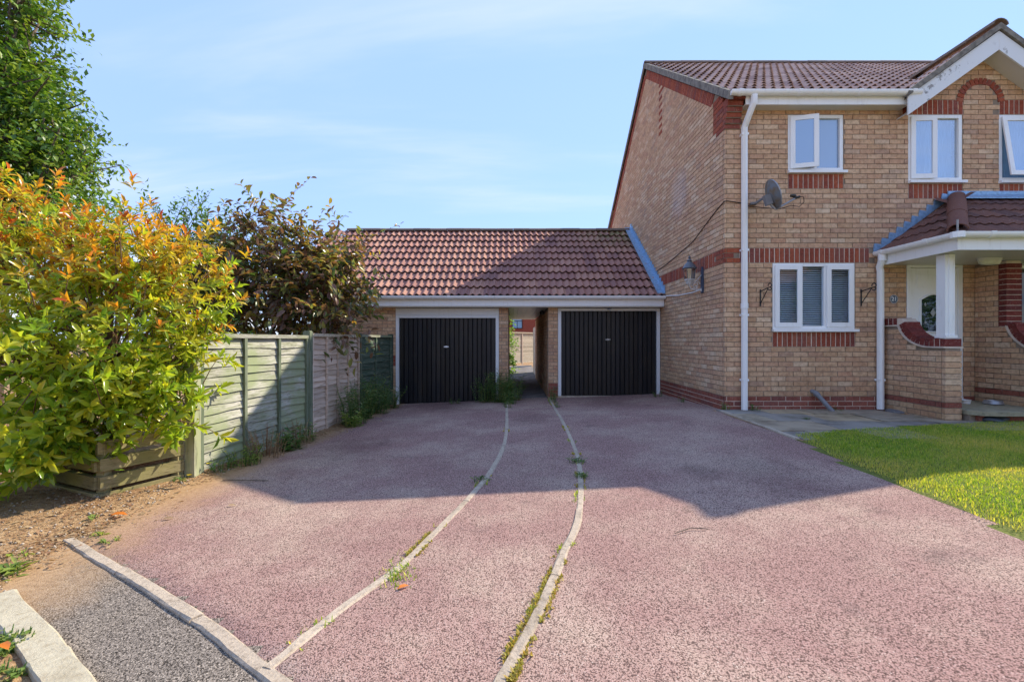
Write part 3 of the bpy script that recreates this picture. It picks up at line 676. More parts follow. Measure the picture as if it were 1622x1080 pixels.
# corbelled kneeler at the foot of the verge
kn = thing('kneeler', (XC+.1, YH-.05, 4.6), parent=house)
for i in range(7):
    z = zc(54)+CH*i; pr = .028*i
    if z+CH > 4.93: break
    for x0, x1 in (((XC-.004, XC+.11), (XC+.118, XC+.233)) if i % 2 else ((XC-.004, XC+.233),)):
        b = MB(); b.box(x0, x1, YH-.012-pr, YH+.05, z+J/2, z+CH-J/2, random.random()); b.build('corbel_brick', 'red', kn)
    b = MB(); b.box(XC+.002, XC+.229, YH-.006-pr, YH+.04, z-J/2+.001, z+CH-J/2-.0005); b.build('mortar_bed', 'mortar', kn)
b = MB(); b.prism([(XC-.002, YH-.186, 4.885), (XC+.234, YH-.186, 4.885), (XC+.234, YH+.05, 4.885), (XC-.002, YH+.05, 4.885)], (0, 0, .06)); b.build('verge_bedding', 'red', kn)
# roof
roof = thing('roof', (XC, YR, ZR), parent=house)
b = MB(); t = .05
for xa, xb, ys in ((XC-.03, GX-GHW, YE+.045), (GX-GHW, GX+GHW, YH+.13), (GX+GHW, XEND+.17, YE+.045)):
    b.prism([(xa, ys, roofz(ys)-.06), (xa, YR, ZR-.06), (xa, YB+.2, roofz(YB+.2)-.06), (xa, YB+.2, roofz(YB+.2)-.11), (xa, YR, ZR-.12), (xa, ys, roofz(ys)-.11)], (xb-xa, 0, 0)); b.build('roof_deck', 'deck', roof)
G = .34; NS = int((YR-YE)/math.cos(PT)/G+.6)
tm = tile_mesh('tile', .30, (YR-YE)/math.cos(PT)/NS, .046, 2, 'htile', .042)
def gable_over(c):   # point lies under the front gable's slopes
    return c.z < GZ-abs(c.x-GX)*.717-.04 and abs(c.x-GX) < GHW+.1
lay_tiles('tile', tm, (XC-.05, YE, ZE-.035), (1, 0, 0), (0, math.cos(PT), math.sin(PT)), 32, NS, .30, (YR-YE)/math.cos(PT)/NS, roof, lambda c: not gable_over(c), 300)
b = MB(); b.prism([(XC-.055, YE-.03, ZE-.115), (XC-.055, YR, ZR-.10), (XC-.055, YR, ZR+.035), (XC-.055, YE-.03, ZE+.02)], (.075, 0, 0))
b.prism([(XC-.055, YB+.2, roofz(YB+.2)-.115), (XC-.055, YB+.2, roofz(YB+.2)+.02), (XC-.055, YR+.002, ZR+.035), (XC-.055, YR+.002, ZR-.10)], (.075, 0, 0)); b.build('verge_mortar', 'verge', roof)
def ridge_run(parent, p0, p1, r, name, mat, step=.45):
    p0, p1 = Vector(p0), Vector(p1); d = (p1-p0); n = max(1, round(d.length/step)); u = d.normalized()
    side = u.cross(Vector((0, 0, 1))).normalized(); up = side.cross(u)
    for i in range(n):
        a = p0+d*(i/n)+u*.003; c = p0+d*((i+1)/n)-u*.003; b = MB(); rr = r*(1+random.uniform(-.02, .02)); N = 8; dz = up*random.uniform(-.003, .004)
        ring = [side*math.cos(math.pi*k/N)*rr+up*(math.sin(math.pi*k/N)*rr*.8)+dz for k in range(N+1)]; inn = [q*.86 for q in ring[::-1]]
        b.prism([a+q for q in ring+inn], c-a); b.build(name, mat, parent, smooth=True)
ridge_run(roof, (XC-.05, YR, ZR-.02), (XEND, YR, ZR-.02), .12, 'ridge_tile', 'ridge')
b = MB(); b.prism([(XC-.05, YB+.2, roofz(YB+.2)-.05), (XC-.05, YR, ZR-.05), (XC-.05, YR, ZR-.02), (XC-.05, YB+.2, roofz(YB+.2))], (XEND-XC+.1, 0, 0)); b.build('rear_tiling', 'htile', roof)
# eaves
eav = thing('eaves', (4.6, YH-.15, 4.85), parent=house)
b = MB(); b.box(XC+.236, 6.02, YH-.19, YH-.17, zc(57.75), 4.935); b.build('fascia', 'white', eav)
b = MB(); b.box(XC+.236, 6.02, YH-.168, YH-.001, zc(57.75)+.004, zc(57.75)+.02); b.build('soffit', 'soffit', eav)
g = gutter('gutter', eav, (XC-.02, YH-.192, 4.955), (6.12, YH-.192, 4.955), (0, -1, 0))
for x in (3.42, 4.3, 5.2, 6.0): gutter_union(g, (x, YH-.192, 4.955), (1, 0, 0), (0, -1, 0))
def downpipe(parent, name, pts, w=.062, mat='white', clips=()):
    r = thing(name, pts[-1], parent=parent); b = MB(); b.tube(pts, w/2*1.15, 8); b.build('pipe', mat, r, smooth=True)
    for z in clips:
        b = MB(); b.box(pts[-1][0]-.052, pts[-1][0]+.052, pts[-1][1]-.036, YH-.001, z-.016, z+.016); b.build('pipe_clip', mat, r)
    return r
dx = 3.585
downpipe(house, 'downpipe', [(dx+.045, YH-.25, 4.90), (dx+.045, YH-.25, 4.80), (dx+.03, YH-.215, 4.74), (dx+.005, YH-.09, 4.56), (dx, YH-.052, 4.50), (dx, YH-.052, .16)], .084, clips=(4.40, 2.62, 1.62, .62))
b = MB(); b.tube([(dx, YH-.052, 1.80), (dx, YH-.052, 1.72)], .055, 10); b.build('pipe_socket', 'white', house)
# front gable roof
groof = thing('gable_roof', (GX, YH, GZ), parent=house)
ca, sa = math.cos(math.atan(.717)), math.sin(math.atan(.717)); GY0 = 6.80; SL = (GHW+.04)/ca
gt = tile_mesh('tile', .30, SL/4, .03, 2, 'htile')
lay_tiles('tile', gt, (GX-GHW-.04, GY0+1.8, GZ-(GHW+.04)*.717-.03), (0, -1, 0), (ca, 0, sa), 6, 4, .30, SL/4, groof, lambda c: c.z > roofz(c.y)-.06)
lay_tiles('tile', gt, (GX+GHW+.04, GY0, GZ-(GHW+.04)*.717-.03), (0, 1, 0), (-ca, 0, sa), 6, 4, .30, SL/4, groof, lambda c: c.z > roofz(c.y)-.06)
b = MB(); b.prism([(GX-GHW-.02, GY0+.03, GZ-(GHW+.02)*.717-.07), (GX, GY0+.03, GZ-.07), (GX+GHW+.02, GY0+.03, GZ-(GHW+.02)*.717-.07), (GX+GHW+.02, GY0+.03, GZ-(GHW+.02)*.717-.10), (GX, GY0+.03, GZ-.115), (GX-GHW-.02, GY0+.03, GZ-(GHW+.02)*.717-.10)], (0, 1.6, 0)); b.build('roof_deck', 'deck', groof)
for sg in (-1, 1):
    f = lambda x, dz: (GX+sg*x, GY0-.03, GZ-x*.717+dz)
    b = MB(); b.prism([f(GHW+.05, -.075), f(0, -.06), f(0, .03), f(GHW+.05, .015)], (0, .055, 0)); b.build('verge_mortar', 'verge', groof)
    f = lambda x, dz: (GX+sg*x, GY0+.0, GZ-x*.717+dz)
    b = MB(); b.prism([f(GHW+.03, -.36), f(.001, -.36), f(.001, -.08), f(GHW+.03, -.08)], (0, .022, 0)); b.build('barge_board', 'barge', groof, label='flaking white painted barge board' if sg < 0 else None)
    f = lambda x, dz: (GX+sg*x, GY0+.024, GZ-x*.717+dz)
    b = MB(); b.prism([f(GHW-.02, -.345), f(.002, -.345), f(.002, -.33), f(GHW-.02, -.33)], (0, YH-GY0-.026, 0)); b.build('soffit', 'soffit', groof)
ridge_run(groof, (GX, GY0-.03, GZ+.0), (GX, 8.4, GZ+.0), .12, 'ridge_tile', 'ridge')
# windows
def window(name, R, lights, label=None, back='curtain', blind=False, sill=True, y=YH+.03):
    x0, x1, z0, z1 = R; zb = z0+(.045 if sill else 0); w = .05
    b = MB(); b.ring(x0+.003, x1-.003, zb, z1-.003, w, y-.022, y+.045); win = b.build(name, 'white', house, label=label)
    if sill:
        b = MB(); b.box(x0-.012, x1+.03, YH-.055, y+.03, z0+.004, z0+.043); b.build('sill', 'white', win)
    iw = x1-x0-2*w; xs = x0+w
    for k, (fr, typ, ang, gl) in enumerate(lights):
        xe = xs+iw*fr
        if k:
            b = MB(); b.box(xs-.022, xs+.022, y-.018, y+.041, zb+w+.001, z1-w-.004); b.build('mullion', 'white', win)
        a, c = xs+(.024 if k else .001), xe-(.024 if k < len(lights)-1 else .001); p, q = zb+w+.002, z1-w-.005
        if typ == 'fixed':
            b = MB(); b.box(a, c, y+.01, y+.016, p, q); b.build('pane', gl, win)
        else:
            m = .018; s = .05; yy = -.042
            if typ == 'left': hx, hz = a-m, (p+q)/2
            elif typ == 'right': hx, hz = c+m, (p+q)/2
            else: hx, hz = (a+c)/2, q+m
            b = MB(); b.ring(a-m, c+m, p-m, q+m, s+m, y-.046, y-.024)
            sash = link('sash', b.mesh('sash', MAT['white'], (hx, y-.024, hz)), (hx, y-.024, hz), win)
            b = MB(); b.box(a+s-.004, c-s+.004, y-.036, y-.030, p+s-.004, q-s+.004)
            pane = link('pane', b.mesh('pane', MAT[gl], (hx, y-.024, hz)), (hx, y-.024, hz), win)
            for o in (sash, pane):
                o.rotation_euler = (0, 0, -math.radians(ang)) if typ == 'left' else (0, 0, math.radians(ang)) if typ == 'right' else (-math.radians(ang), 0, 0)
        xs = xe
    if back == 'curtain':
        b = MB(); n = 44
        ps = [(x0-.05+(x1-x0+.1)*i/n, YH+.22+.022*math.sin(i*1.9)+.012*math.sin(i*.7)) for i in range(n+1)]
        vs = [(u, v, z0-.02) for u, v in ps]+[(u, v, z1+.02) for u, v in ps]; b.add(vs, [(i, i+1, n+2+i, n+1+i) for i in range(n)]); b.build('curtain', 'curtain', win, smooth='all')
    if blind:
        b = MB(); n = int((z1-z0)/.034)
        for i in range(n):
            z = z0+.05+i*.034; b.obox(((x0+x1)/2, y+.085, z), ((x1-x0)/2-.03, 0, 0), (0, .013, .0095), (0, -.0005, .0007), random.random())
        bl = b.build('blind_slats', 'blind', win, kind='stuff')
    return win
window('window', W1, [(.34, 'left', 0, 'glass'), (.32, 'fixed', 0, 'glass'), (.34, 'right', 0, 'glass')], 'three light ground floor window with lowered slatted blind', None, True)
window('window', W2, [(.5, 'left', 15, 'frost'), (.5, 'fixed', 0, 'frost')], 'frosted window with its left sash ajar', 'curtain')
window('window', W3, [(.5, 'left', 4, 'glass_up'), (.5, 'fixed', 0, 'glass_up')], 'bedroom window over the porch with pale curtain')
window('window', W4, [(1, 'top', 8, 'glass_up')], 'top hung window propped open')
window('window', W5, [(1, 'fixed', 0, 'glass')], 'ground floor window beyond the brick partition', None)
# front door
x0, x1, z0, z1 = DOOR
b = MB(); b.ring(x0+.002, x1-.002, z0, z1-.004, .06, YH-.004, YH+.06); door = b.build('front_door', 'white', house, label='white front door with an arched leaded glass light')
lx0, lx1 = x0+.064, x1-.064; gx0, gx1, gz0_, gz1, rise = lx0+.16, lx1-.16, 1.36, 1.86, .09
arcp = [(gx1-(gx1-gx0)*i/10, gz1+rise*math.sin(math.pi*i/10)) for i in range(11)]
outer = [(lx0, z0+.01), (lx1, z0+.01), (lx1, z1-.07), (lx0, z1-.07)]
b = MB(); yd = YH+.018        # leaf built as strips round the glazed opening
b.box(lx0, gx0, yd, yd+.03, z0+.01, z1-.07); b.box(gx1, lx1, yd, yd+.03, z0+.01, z1-.07); b.box(gx0, gx1, yd, yd+.03, z0+.01, gz0_)
top = [(gx0, gz1)]+[(x, z) for x, z in arcp[::-1]][1:]+[(gx1, z1-.07), (gx0, z1-.07)]
b.prism([(x, yd, z) for x, z in top], (0, .03, 0)); b.build('door_leaf', 'white', door)
b = MB()
prof = [(gx0, gz0_)]+[(gx1, gz0_)]+arcp; pv = [Vector((x, yd-.006, z)) for x, z in prof]; b.tube(pv+[pv[0]], .016, 5); b.build('glazing_bead', 'white', door)
b = MB(); b.prism([(x, yd+.012, z) for x, z in [(gx0, gz0_), (gx1, gz0_)]+arcp], (0, .005, 0)); b.build('pane', 'glass', door)
b = MB(); cx, cz = (gx0+gx1)/2, 1.66
for (px, pz, w) in ((0, 0, .07), (-.12, .13, .03), (.12, .13, .03), (-.12, -.15, .03), (.12, -.15, .03)):
    b.prism([(cx+px-w*.6, yd+.008, cz+pz), (cx+px, yd+.008, cz+pz-w), (cx+px+w*.6, yd+.008, cz+pz), (cx+px, yd+.008, cz+pz+w)], (0, .003, 0))
b.build('leaded_motif', 'galv', door, kind='stuff')
b = MB()
for (q0, q1) in ((z0+.12, 1.24), (2.04, 2.26)):
    b.ring(lx0+.11, lx1-.11, q0, q1, .02, yd-.009, yd+.001)
b.build('moulding', 'white', door, kind='stuff')
b = MB(); b.box(x0, x1, YH+.07, YH+.10, z0, z1); b.build('hall_dark_sheet', 'dark', door)  # dark sheet standing in for the shaded hall behind the glass

# ------------------------------------------------------------------ porch
porch = thing('porch_canopy', (5.7, 5.8, 2.4), 'tiled lean-to porch roof with white fascia, gutter and post', 'porch')
PX0, PX1, PY0, PZE, PZT = 5.70, 8.86, 5.82, 2.60, 3.44
b = MB(); b.box(PX0, PX0+.022, PY0+.023, YH-.003, 2.385, 2.55); b.build('fascia', 'white', porch)
b = MB(); b.box(PX0, PX1, PY0, PY0+.022, 2.385, 2.55); b.build('fascia', 'white', porch)
for i in range(12):
    y = PY0+.024+i*.102
    b = MB(); b.box(PX0+.024, PX1-.03, y, min(y+.099, YH-.004), 2.395+random.uniform(0, .001), 2.41); b.build('soffit_board', 'soffit', porch)
gl = gutter('gutter', porch, (PX0-.002, PY0-.05, 2.585), (PX0-.002, YH-.02, 2.585), (-1, 0, 0)); gutter_union(gl, (PX0-.002, PY0+.35, 2.585), (0, 1, 0), (-1, 0, 0)); gutter_union(gl, (PX0-.002, YH-.15, 2.585), (0, 1, 0), (-1, 0, 0))
gf = gutter('gutter', porch, (PX0-.06, PY0-.002, 2.585), (PX1, PY0-.002, 2.585), (0, -1, 0)); gutter_union(gf, (PX0+.35, PY0-.002, 2.585), (1, 0, 0), (0, -1, 0))
b = MB(); b.tube([(PX0-.055, PY0-.055, 2.60), (PX0-.055, PY0-.055, 2.525)], .075, 10); b.build('gutter_angle', 'white', porch)
downpipe(porch, 'downpipe', [(5.645, YH-.13, 2.54), (5.645, YH-.13, 2.46), (5.66, YH-.06, 2.36), (5.68, YH-.052, 2.30), (5.68, YH-.052, .17)], .084, clips=(.62,))
b = MB(); b.tube([(5.645, YH-.13, 2.57), (5.645, YH-.13, 2.44)], .054, 10); b.build('gutter_outlet', 'white', porch)
HIPX = PX0-.05+(YH-PY0+.09)*.9
run = YH-(PY0-.06); pf = math.atan2(PZT-PZE, run); slf = run/math.cos(pf); nf = 5
pt = tile_mesh('tile', .30, slf/nf, .022, 2, 'ptile', .02)
runx = HIPX-(PX0-.06); pl_ = math.atan2(PZT-PZE, runx); sll = runx/math.cos(pl_); pt2 = tile_mesh('tile', .30, sll/nf, .022, 2, 'ptile', .02)
def hipx(y): return PX0-.06+(y-(PY0-.06))*runx/run
lay_tiles('tile', pt, (PX0-.06, PY0-.06, PZE-.02), (1, 0, 0), (0, math.cos(pf), math.sin(pf)), 11, nf, .30, slf/nf, porch, lambda c: c.x > hipx(c.y)-.05)
lay_tiles('tile', pt2, (PX0-.06, YH-.02, PZE-.02), (0, -1, 0), (math.cos(pl_), 0, math.sin(pl_)), 5, nf, .30, sll/nf, porch, lambda c: c.x < hipx(c.y)+.05)
b = MB(); b.add([(PX0-.05, PY0-.05, PZE-.045), (PX1, PY0-.05, PZE-.045), (PX1, YH-.002, PZT-.045), (HIPX, YH-.002, PZT-.045), (PX0-.05, YH-.002, PZE-.045)], [(0, 1, 2, 3), (0, 3, 4)]); b.build('roof_deck', 'deck', porch)
ridge_run(porch, (PX0-.03, PY0-.03, PZE+.03), (HIPX+.0, YH-.05, PZT-.0), .105, 'hip_tile', 'hip', .36)
b = MB(); hp = Vector((PX0-.05, PY0-.05, PZE+.03)); b.tube([hp+Vector((0, 0, -.05)), hp+Vector((-.03, -.03, .02)), hp+Vector((-.035, -.035, .12))], .012, 6); b.build('hip_iron', 'galv', porch)
# lead: apron over the front slope, stepped flashing up the left slope
lead = MB(); lead.box(HIPX-.1, PX1, YH-.022, YH-.003, PZT-.01, PZT+.10); lead.prism([(HIPX-.1, YH-.024, PZT+.03), (HIPX-.1, YH-.024, PZT+.045), (HIPX-.1, YH-.16, PZT-.04), (HIPX-.1, YH-.16, PZT-.055)], (PX1-HIPX+.1, 0, 0)); lead.build('apron_flashing', 'lead', porch)
b = MB(); n = 10; x_, z_ = PX0-.09, PZE+.0
for i in range(n):
    xa = x_+(HIPX-.08-x_)*i/n; xb = x_+(HIPX-.08-x_)*(i+1)/n; za = z_+(PZT-PZE+.02)*i/n; zb = z_+(PZT-PZE+.02)*(i+1)/n
    b.prism([(xa, YH-.003, za-.05), (xb, YH-.003, zb-.05), (xb, YH-.003, zb+.03), (xa+.015, YH-.003, zb+.045), (xa, YH-.003, za+.075)], (0, -.012-(i % 2)*.002, 0))
b.build('stepped_flashing', 'lead', porch)
# post
b = MB(); X, Y_, q = 5.905, 6.20, .066
b.prism([(X-q, Y_-q, 1.30), (X-q*.35, Y_-q, 1.30), (X-q*.35, Y_-q-.012, 1.30), (X+q*.35, Y_-q-.012, 1.30), (X+q*.35, Y_-q, 1.30), (X+q, Y_-q, 1.30), (X+q, Y_+q, 1.30), (X-q, Y_+q, 1.30)], (0, 0, 1.088)); b.build('post', 'white', porch)
b = MB(); b.box(X-q-.012, X+q+.012, Y_-q-.024, Y_+q+.012, 1.262, 1.299); b.build('post_shoe', 'white', porch)
# low swept wall
def swept_wall(name, label, X0, X1, path, zbase, jamb=None, front_y=6.07):
    """path: (y, z) polyline of the top of the brickwork under the coping, from the house outwards"""
    root = thing(name, ((X0+X1)/2, 6.5, zbase), label, 'wall', 'swept brick walls under the porch')
    ys = [p[0] for p in path][::-1]; zs = [p[1] for p in path][::-1]
    ztop = lambda y: float(np.interp(y, ys, zs))
    b = MB(); poly = [(X0+.008, front_y+.008, zbase-.3)]+[(X0+.008, max(y, front_y+.008), z-.004) for y, z in path[::-1]]+[(X0+.008, YH-.004, zbase-.3)]
    b.prism(poly, (X1-X0-.016, 0, 0)); b.build('mortar', 'mortar', root)
    recs = []
    def clip(z):
        yy = [y for y, zz in path if zz >= z+CH*.35]
        return (min(yy), YH) if yy else (0, 0)
    kk = int((max(zs)-zbase)/CH)+1; zone = lambda u, k: 'plinth' if k == 2 else 'buff'
    courses(recs, root.name, 'y', X0, front_y+.056, YH-.006, -2, kk, (), zone, clip, base=zbase, wt=.75, d=.09)
    ke = int((ztop(front_y)-zbase)/CH)
    for k in range(-2, ke):
        recs.append((((X0+X1)/2, front_y+.025, zbase+CH*(k+.5)), (X1-X0, .05, CH-J), zone(0, k), root.name, 1.0))
        recs.append(((X1-.03, (front_y+YH)/2+.03, zbase+CH*(k+.5)), (.06, YH-front_y-.09, CH-J), zone(0, k), root.name, .1))
    emit_bricks(recs, 300, {root.name: root}, {root.name: root})
    # creasing course and brick-on-edge coping along the sweep
    P = [Vector((0, y, z)) for y, z in path]; d = [0]
    for a, c in zip(P, P[1:]): d.append(d[-1]+(c-a).length)
    def at(s):
        for i in range(len(P)-1):
            if s <= d[i+1] or i == len(P)-2: return P[i]+(P[i+1]-P[i])*((s-d[i])/(d[i+1]-d[i]))
    n = int(d[-1]/.03); b = MB(); base = 0
    for i in range(n+1):
        p = at(d[-1]*i/n); tt = (at(min(d[-1]*i/n+.02, d[-1]))-at(max(d[-1]*i/n-.02, 0))).normalized(); nn = Vector((0, -tt.z, tt.y)); nn = nn if nn.z > 0 else -nn
        for x, o in ((X0-.022, 0), (X1+.022, 0), (X1+.022, .02), (X0-.022, .02)): b.v.append((x, p.y+nn.y*o, p.z+nn.z*o))
    for i in range(n):
        for k in range(4): b.face((i*4+k, i*4+(k+1) % 4, i*4+4+(k+1) % 4, i*4+4+k))
    b.face((0, 1, 2, 3)); b.face(tuple(n*4+k for k in range(4))); b.build('creasing_tile', 'mortar_pale', root)
    m = int(d[-1]/.0767)
    for i in range(m):
        s = (i+.5)*d[-1]/m; p = at(s); tt = (at(min(s+.02, d[-1]))-at(max(s-.02, 0))).normalized(); nn = Vector((0, -tt.z, tt.y)); nn = nn if nn.z > 0 else -nn
        b = MB(); b.obox(Vector(((X0+X1)/2, p.y, p.z))+nn*.073, ((X1-X0)/2+.002, 0, 0), tt*.0335, nn*.051); b.build('coping_brick', 'coping', root)
    b = MB(); k = 0
    for i in range(n+1):
        s = .02+(d[-1]-.04)*i/n; p = at(s); tt = (at(min(s+.02, d[-1]))-at(max(s-.02, 0))).normalized(); nn = Vector((0, -tt.z, tt.y)); nn = nn if nn.z > 0 else -nn
        for x, o in ((X0+.001, .021), (X1-.001, .021), (X1-.001, .121), (X0+.001, .121)): b.v.append((x, p.y+nn.y*o, p.z+nn.z*o))
    for i in range(n):
        for k in range(4): b.face((i*4+k, i*4+(k+1) % 4, i*4+4+(k+1) % 4, i*4+4+k))
    b.face((0, 1, 2, 3)); b.face(tuple(n*4+k for k in range(4))); b.build('coping_mortar', 'mortar_pale', root)
    return root
def arcpath(y0, yc, z_hi, zc_, ry, rz, y_end, a0=14):
    p = [(y0, z_hi), (yc+ry*math.cos(math.radians(a0))+.02, z_hi)]
    for i in range(13):
        a = math.radians(a0+(90-a0)*i/12); p.append((yc+ry*math.cos(a), zc_-rz*math.sin(a)))
    return p+[(y_end, zc_-rz)]
swept_wall('porch_wall', 'low buff brick wall with swept coping carrying the white porch post', 5.78, 6.0, arcpath(YH-.004, 6.28, 1.44, 1.535, .54, .41, 6.07), .17)
pw = swept_wall('porch_partition', 'brick partition with dark red jamb and swept coping beyond the front door', 7.18, 7.40, [(6.60, 1.43)]+arcpath(6.6, 6.0, 1.43, 1.56, .63, .53, 5.86)[2:], .28, front_y=5.86)
b = MB(); b.box(7.188, 7.392, 6.722, YH-.004, .2, 2.39); b.build('mortar', 'mortar', pw)
rc = []
courses(rc, 'p', 'y', 7.18, 6.715, YH-.006, 0, 28, (), lambda u, k: 'plinth' if k == 2 else 'buff', None, base=.28, wt=.8)
rc = [r for r in rc if r[0][2] > 1.40 and r[0][2] < 2.36]
emit_bricks(rc, 60, {'p': pw}, {'p': pw})
for k in range(15, 28):
    z = .28+CH*k
    if z+CH > 2.385: continue
    b = MB(); b.box(7.178, 7.402, 6.605, 6.716, z+J/2, z+CH-J/2); b.build('jamb_brick', 'coping', pw)
b = MB(); b.box(7.186, 7.394, 6.612, 6.71, 1.36, 2.385); b.build('jamb_mortar', 'mortar_pale', pw)
# step, bulkhead light, plaque, drain odds and ends
step = thing('door_step', (6.6, 6.3, .17), 'concrete slab step under the porch on a dark brick riser', 'step')
b = MB(); b.prism([(6.03, YH-.02, .245), (6.03, 6.03, .245), (6.12, 5.92, .245), (6.3, 5.88, .245), (8.6, 5.88, .245), (8.6, YH-.02, .245)], (0, 0, .055)); b.build('slab', 'step', step)
for i in range(11):
    b = MB(); b.box(6.13+i*.226, 6.13+i*.226+.217, 5.97, 6.06, .10, .243); b.build('riser_brick', 'plinth', step)
b = MB(); b.box(6.05, 8.5, 6.02, 6.9, .05, .244); b.build('core', 'mortar', step)
li = thing('porch_light', (6.77, 6.45, 2.35), 'pale bulkhead light on the porch ceiling beside the post', 'light')
b = MB(); b.prism([(6.60+.17+.17*math.cos(a), 6.45+.075*math.sin(a), 2.392) for a in [2*math.pi*k/16 for k in range(16)]], (0, 0, -.03)); b.build('base', 'soffit', li, smooth=True)
b = MB()
for k in range(5):
    pass
b.add(*(lambda R: ([(6.77+.155*math.cos(2*math.pi*k/16)*s, 6.45+.065*math.sin(2*math.pi*k/16)*s, z) for s, z in R for k in range(16)], [(r*16+k, r*16+(k+1) % 16, r*16+16+(k+1) % 16, r*16+16+k) for r in range(len(R)-1) for k in range(16)]+[tuple((len(R)-1)*16+k for k in range(16))]))([(1, 2.361), (.97, 2.33), (.8, 2.305), (.4, 2.297)])); b.build('diffuser', m_simple('opal_diffuser', (.66, .64, .48), .4, .5), li, smooth=True)
pq = thing('number_plaque', (5.925, YH-.012, 1.87), 'small round blue grey plaque reading 21 beside the door', 'sign')
b = MB(); b.prism([(5.925+.062*math.cos(2*math.pi*k/24), YH-.003, 1.868+.068*math.sin(2*math.pi*k/24)) for k in range(24)], (0, -.008, 0)); b.build('rim', m_simple('plaque_grey', (.42, .43, .45), .4, .4), pq)
b = MB(); b.prism([(5.925+.053*math.cos(2*math.pi*k/24), YH-.0112, 1.868+.059*math.sin(2*math.pi*k/24)) for k in range(24)], (0, -.002, 0)); b.build('disc', m_simple('plaque_blue', (.06, .085, .125), .35, .5), pq)
fc = bpy.data.curves.new('digits', 'FONT'); fc.body = '21'; fc.size = .085; fc.align_x = 'CENTER'; fc.align_y = 'CENTER'; fc.extrude = .0008; fc.offset = .0012
fo = bpy.data.objects.new('digits_tmp', fc); C.objects.link(fo); dgr = bpy.context.evaluated_depsgraph_get(); fm = bpy.data.meshes.new_from_object(fo.evaluated_get(dgr)); bpy.data.objects.remove(fo)
fm.materials.clear(); fm.materials.append(m_simple('white_digit', (.75, .78, .80), .4, .4)); d_ = link('digits', fm, (5.925, YH-.0145, 1.868), pq); d_.rotation_euler = (math.radians(90), 0, 0)
# leaning grey pipe, drain covers, bowl, bag
wp = thing('waste_pipe', (4.80, 6.85, .16), 'short grey waste pipe slanting from the wall below the window', 'pipe')
b = MB(); b.tube([(4.655, YH+.02, .445), (4.665, YH-.05, .43), (4.70, YH-.09, .38), (4.80, YH-.20, .20), (4.83, YH-.22, .155)], [.03, .036, .034, .033, .037], 10); b.build('pipe', 'grey_plastic', wp, smooth=True)
b = MB(); b.tube([(4.668, YH-.055, .425), (4.70, YH-.088, .385)], .042, 10); b.build('pipe_elbow', 'grey_plastic', wp, smooth=True)
dr = thing('drain_cover', (5.82, 6.86, .15), 'round grey drain gully at the foot of the porch downpipe', 'drain')
b = MB(); b.lathe([(.17, 0), (.17, .025), (.12, .035), (.05, .03)], (5.84, 6.86, .15), 14); b.build('rim', 'grey_plastic', dr)
b = MB()
for i in range(6): b.box(5.72+i*.04, 5.74+i*.04, 6.78, 6.94, .182, .19)
b.build('grate', 'grey_plastic', dr, kind='stuff')
bw = thing('pet_bowl', (7.02, 6.55, .30), 'small grey bowl standing on the porch step by the partition', 'bowl')
b = MB(); b.lathe([(.09, 0), (.115, .01), (.10, .055), (.092, .055), (.085, .02), (.02, .015)], (7.0, 6.62, .301), 16); b.build('bowl_body', 'galv', bw, smooth=True)
tr = thing('white_tub', (6.62, 6.72, .30), 'small white plastic tub on the step near the low wall', 'tub')
b = MB(); b.lathe([(.05, 0), (.06, .05), (.066, .055), (.058, .055), (.048, .01)], (6.68, 6.7, .301), 12); b.build('tub_body', 'white', tr, smooth=True)
bag = MB(); n = 22; base = []
for j in range(7):
    for i in range(n):
        a = 2*math.pi*i/n; q = [1, 1.02, .92, .75, .52, .28, .06][j]; rr = q*(1+.18*math.sin(3*a+j)+.1*math.sin(7*a+2*j)); base.append((6.33+.19*rr*math.cos(a), 6.0+.10*rr*math.sin(a), .155+[0, .02, .05, .07, .085, .08, .07][j]+.012*math.sin(5*a+j*2)))
bag.add(base, [(j*n+i, j*n+(i+1) % n, j*n+n+(i+1) % n, j*n+n+i) for j in range(6) for i in range(n)]+[tuple(6*n+i for i in range(n))])
bo = bag.build('plastic_sheet', m_simple('dark_plastic', (.035, .04, .047), .4, .5), None, smooth='all', label='crumpled dark plastic sheet heaped against the end of the step', cat='plastic sheet')
# ------------------------------------------------------------------ patio slabs
patio = thing('patio', (5, 6, .14), kind='structure')
rows = [(7.065, 6.62), (6.60, 6.0), (5.98, 5.38), (5.36, 4.92)]
for j, (ya, yb) in enumerate(rows):
    x = 3.17+(-.35 if j % 2 else 0)
    while x < 9.0:
        a, c = max(x, 3.17), x+.60+(j % 3)*.08
        nx_ = c+.018
        m = (a+c)/2
        if ya > lawn_top(m)-.35 and c-a > .1:
            b = MB(); dz = random.uniform(-.009, .006); o = .006
            ext = (a, c, yb, ya)
            if not (a > 5.6 and a < 6.1 and yb > 6.0):
                b.prism([(a, yb, zf(a, yb)-.02), (c, yb, zf(c, yb)-.02), (c, ya, zf(c, ya)-.02), (a, ya, zf(a, ya)-.02)], (0, 0, .042+dz)); b.build('paving_slab', 'slab', patio)
        x = nx_
pe = thing('patio_edging', (3.14, 5.8, .14), 'narrow concrete edging between the slab patio and the pink driveway', 'edging')
stone_run(pe, 'edging_stone', [(3.20, 6.95), (3.165, 5.9), (3.12, 4.95)], .055, .026, .66, 'edging')
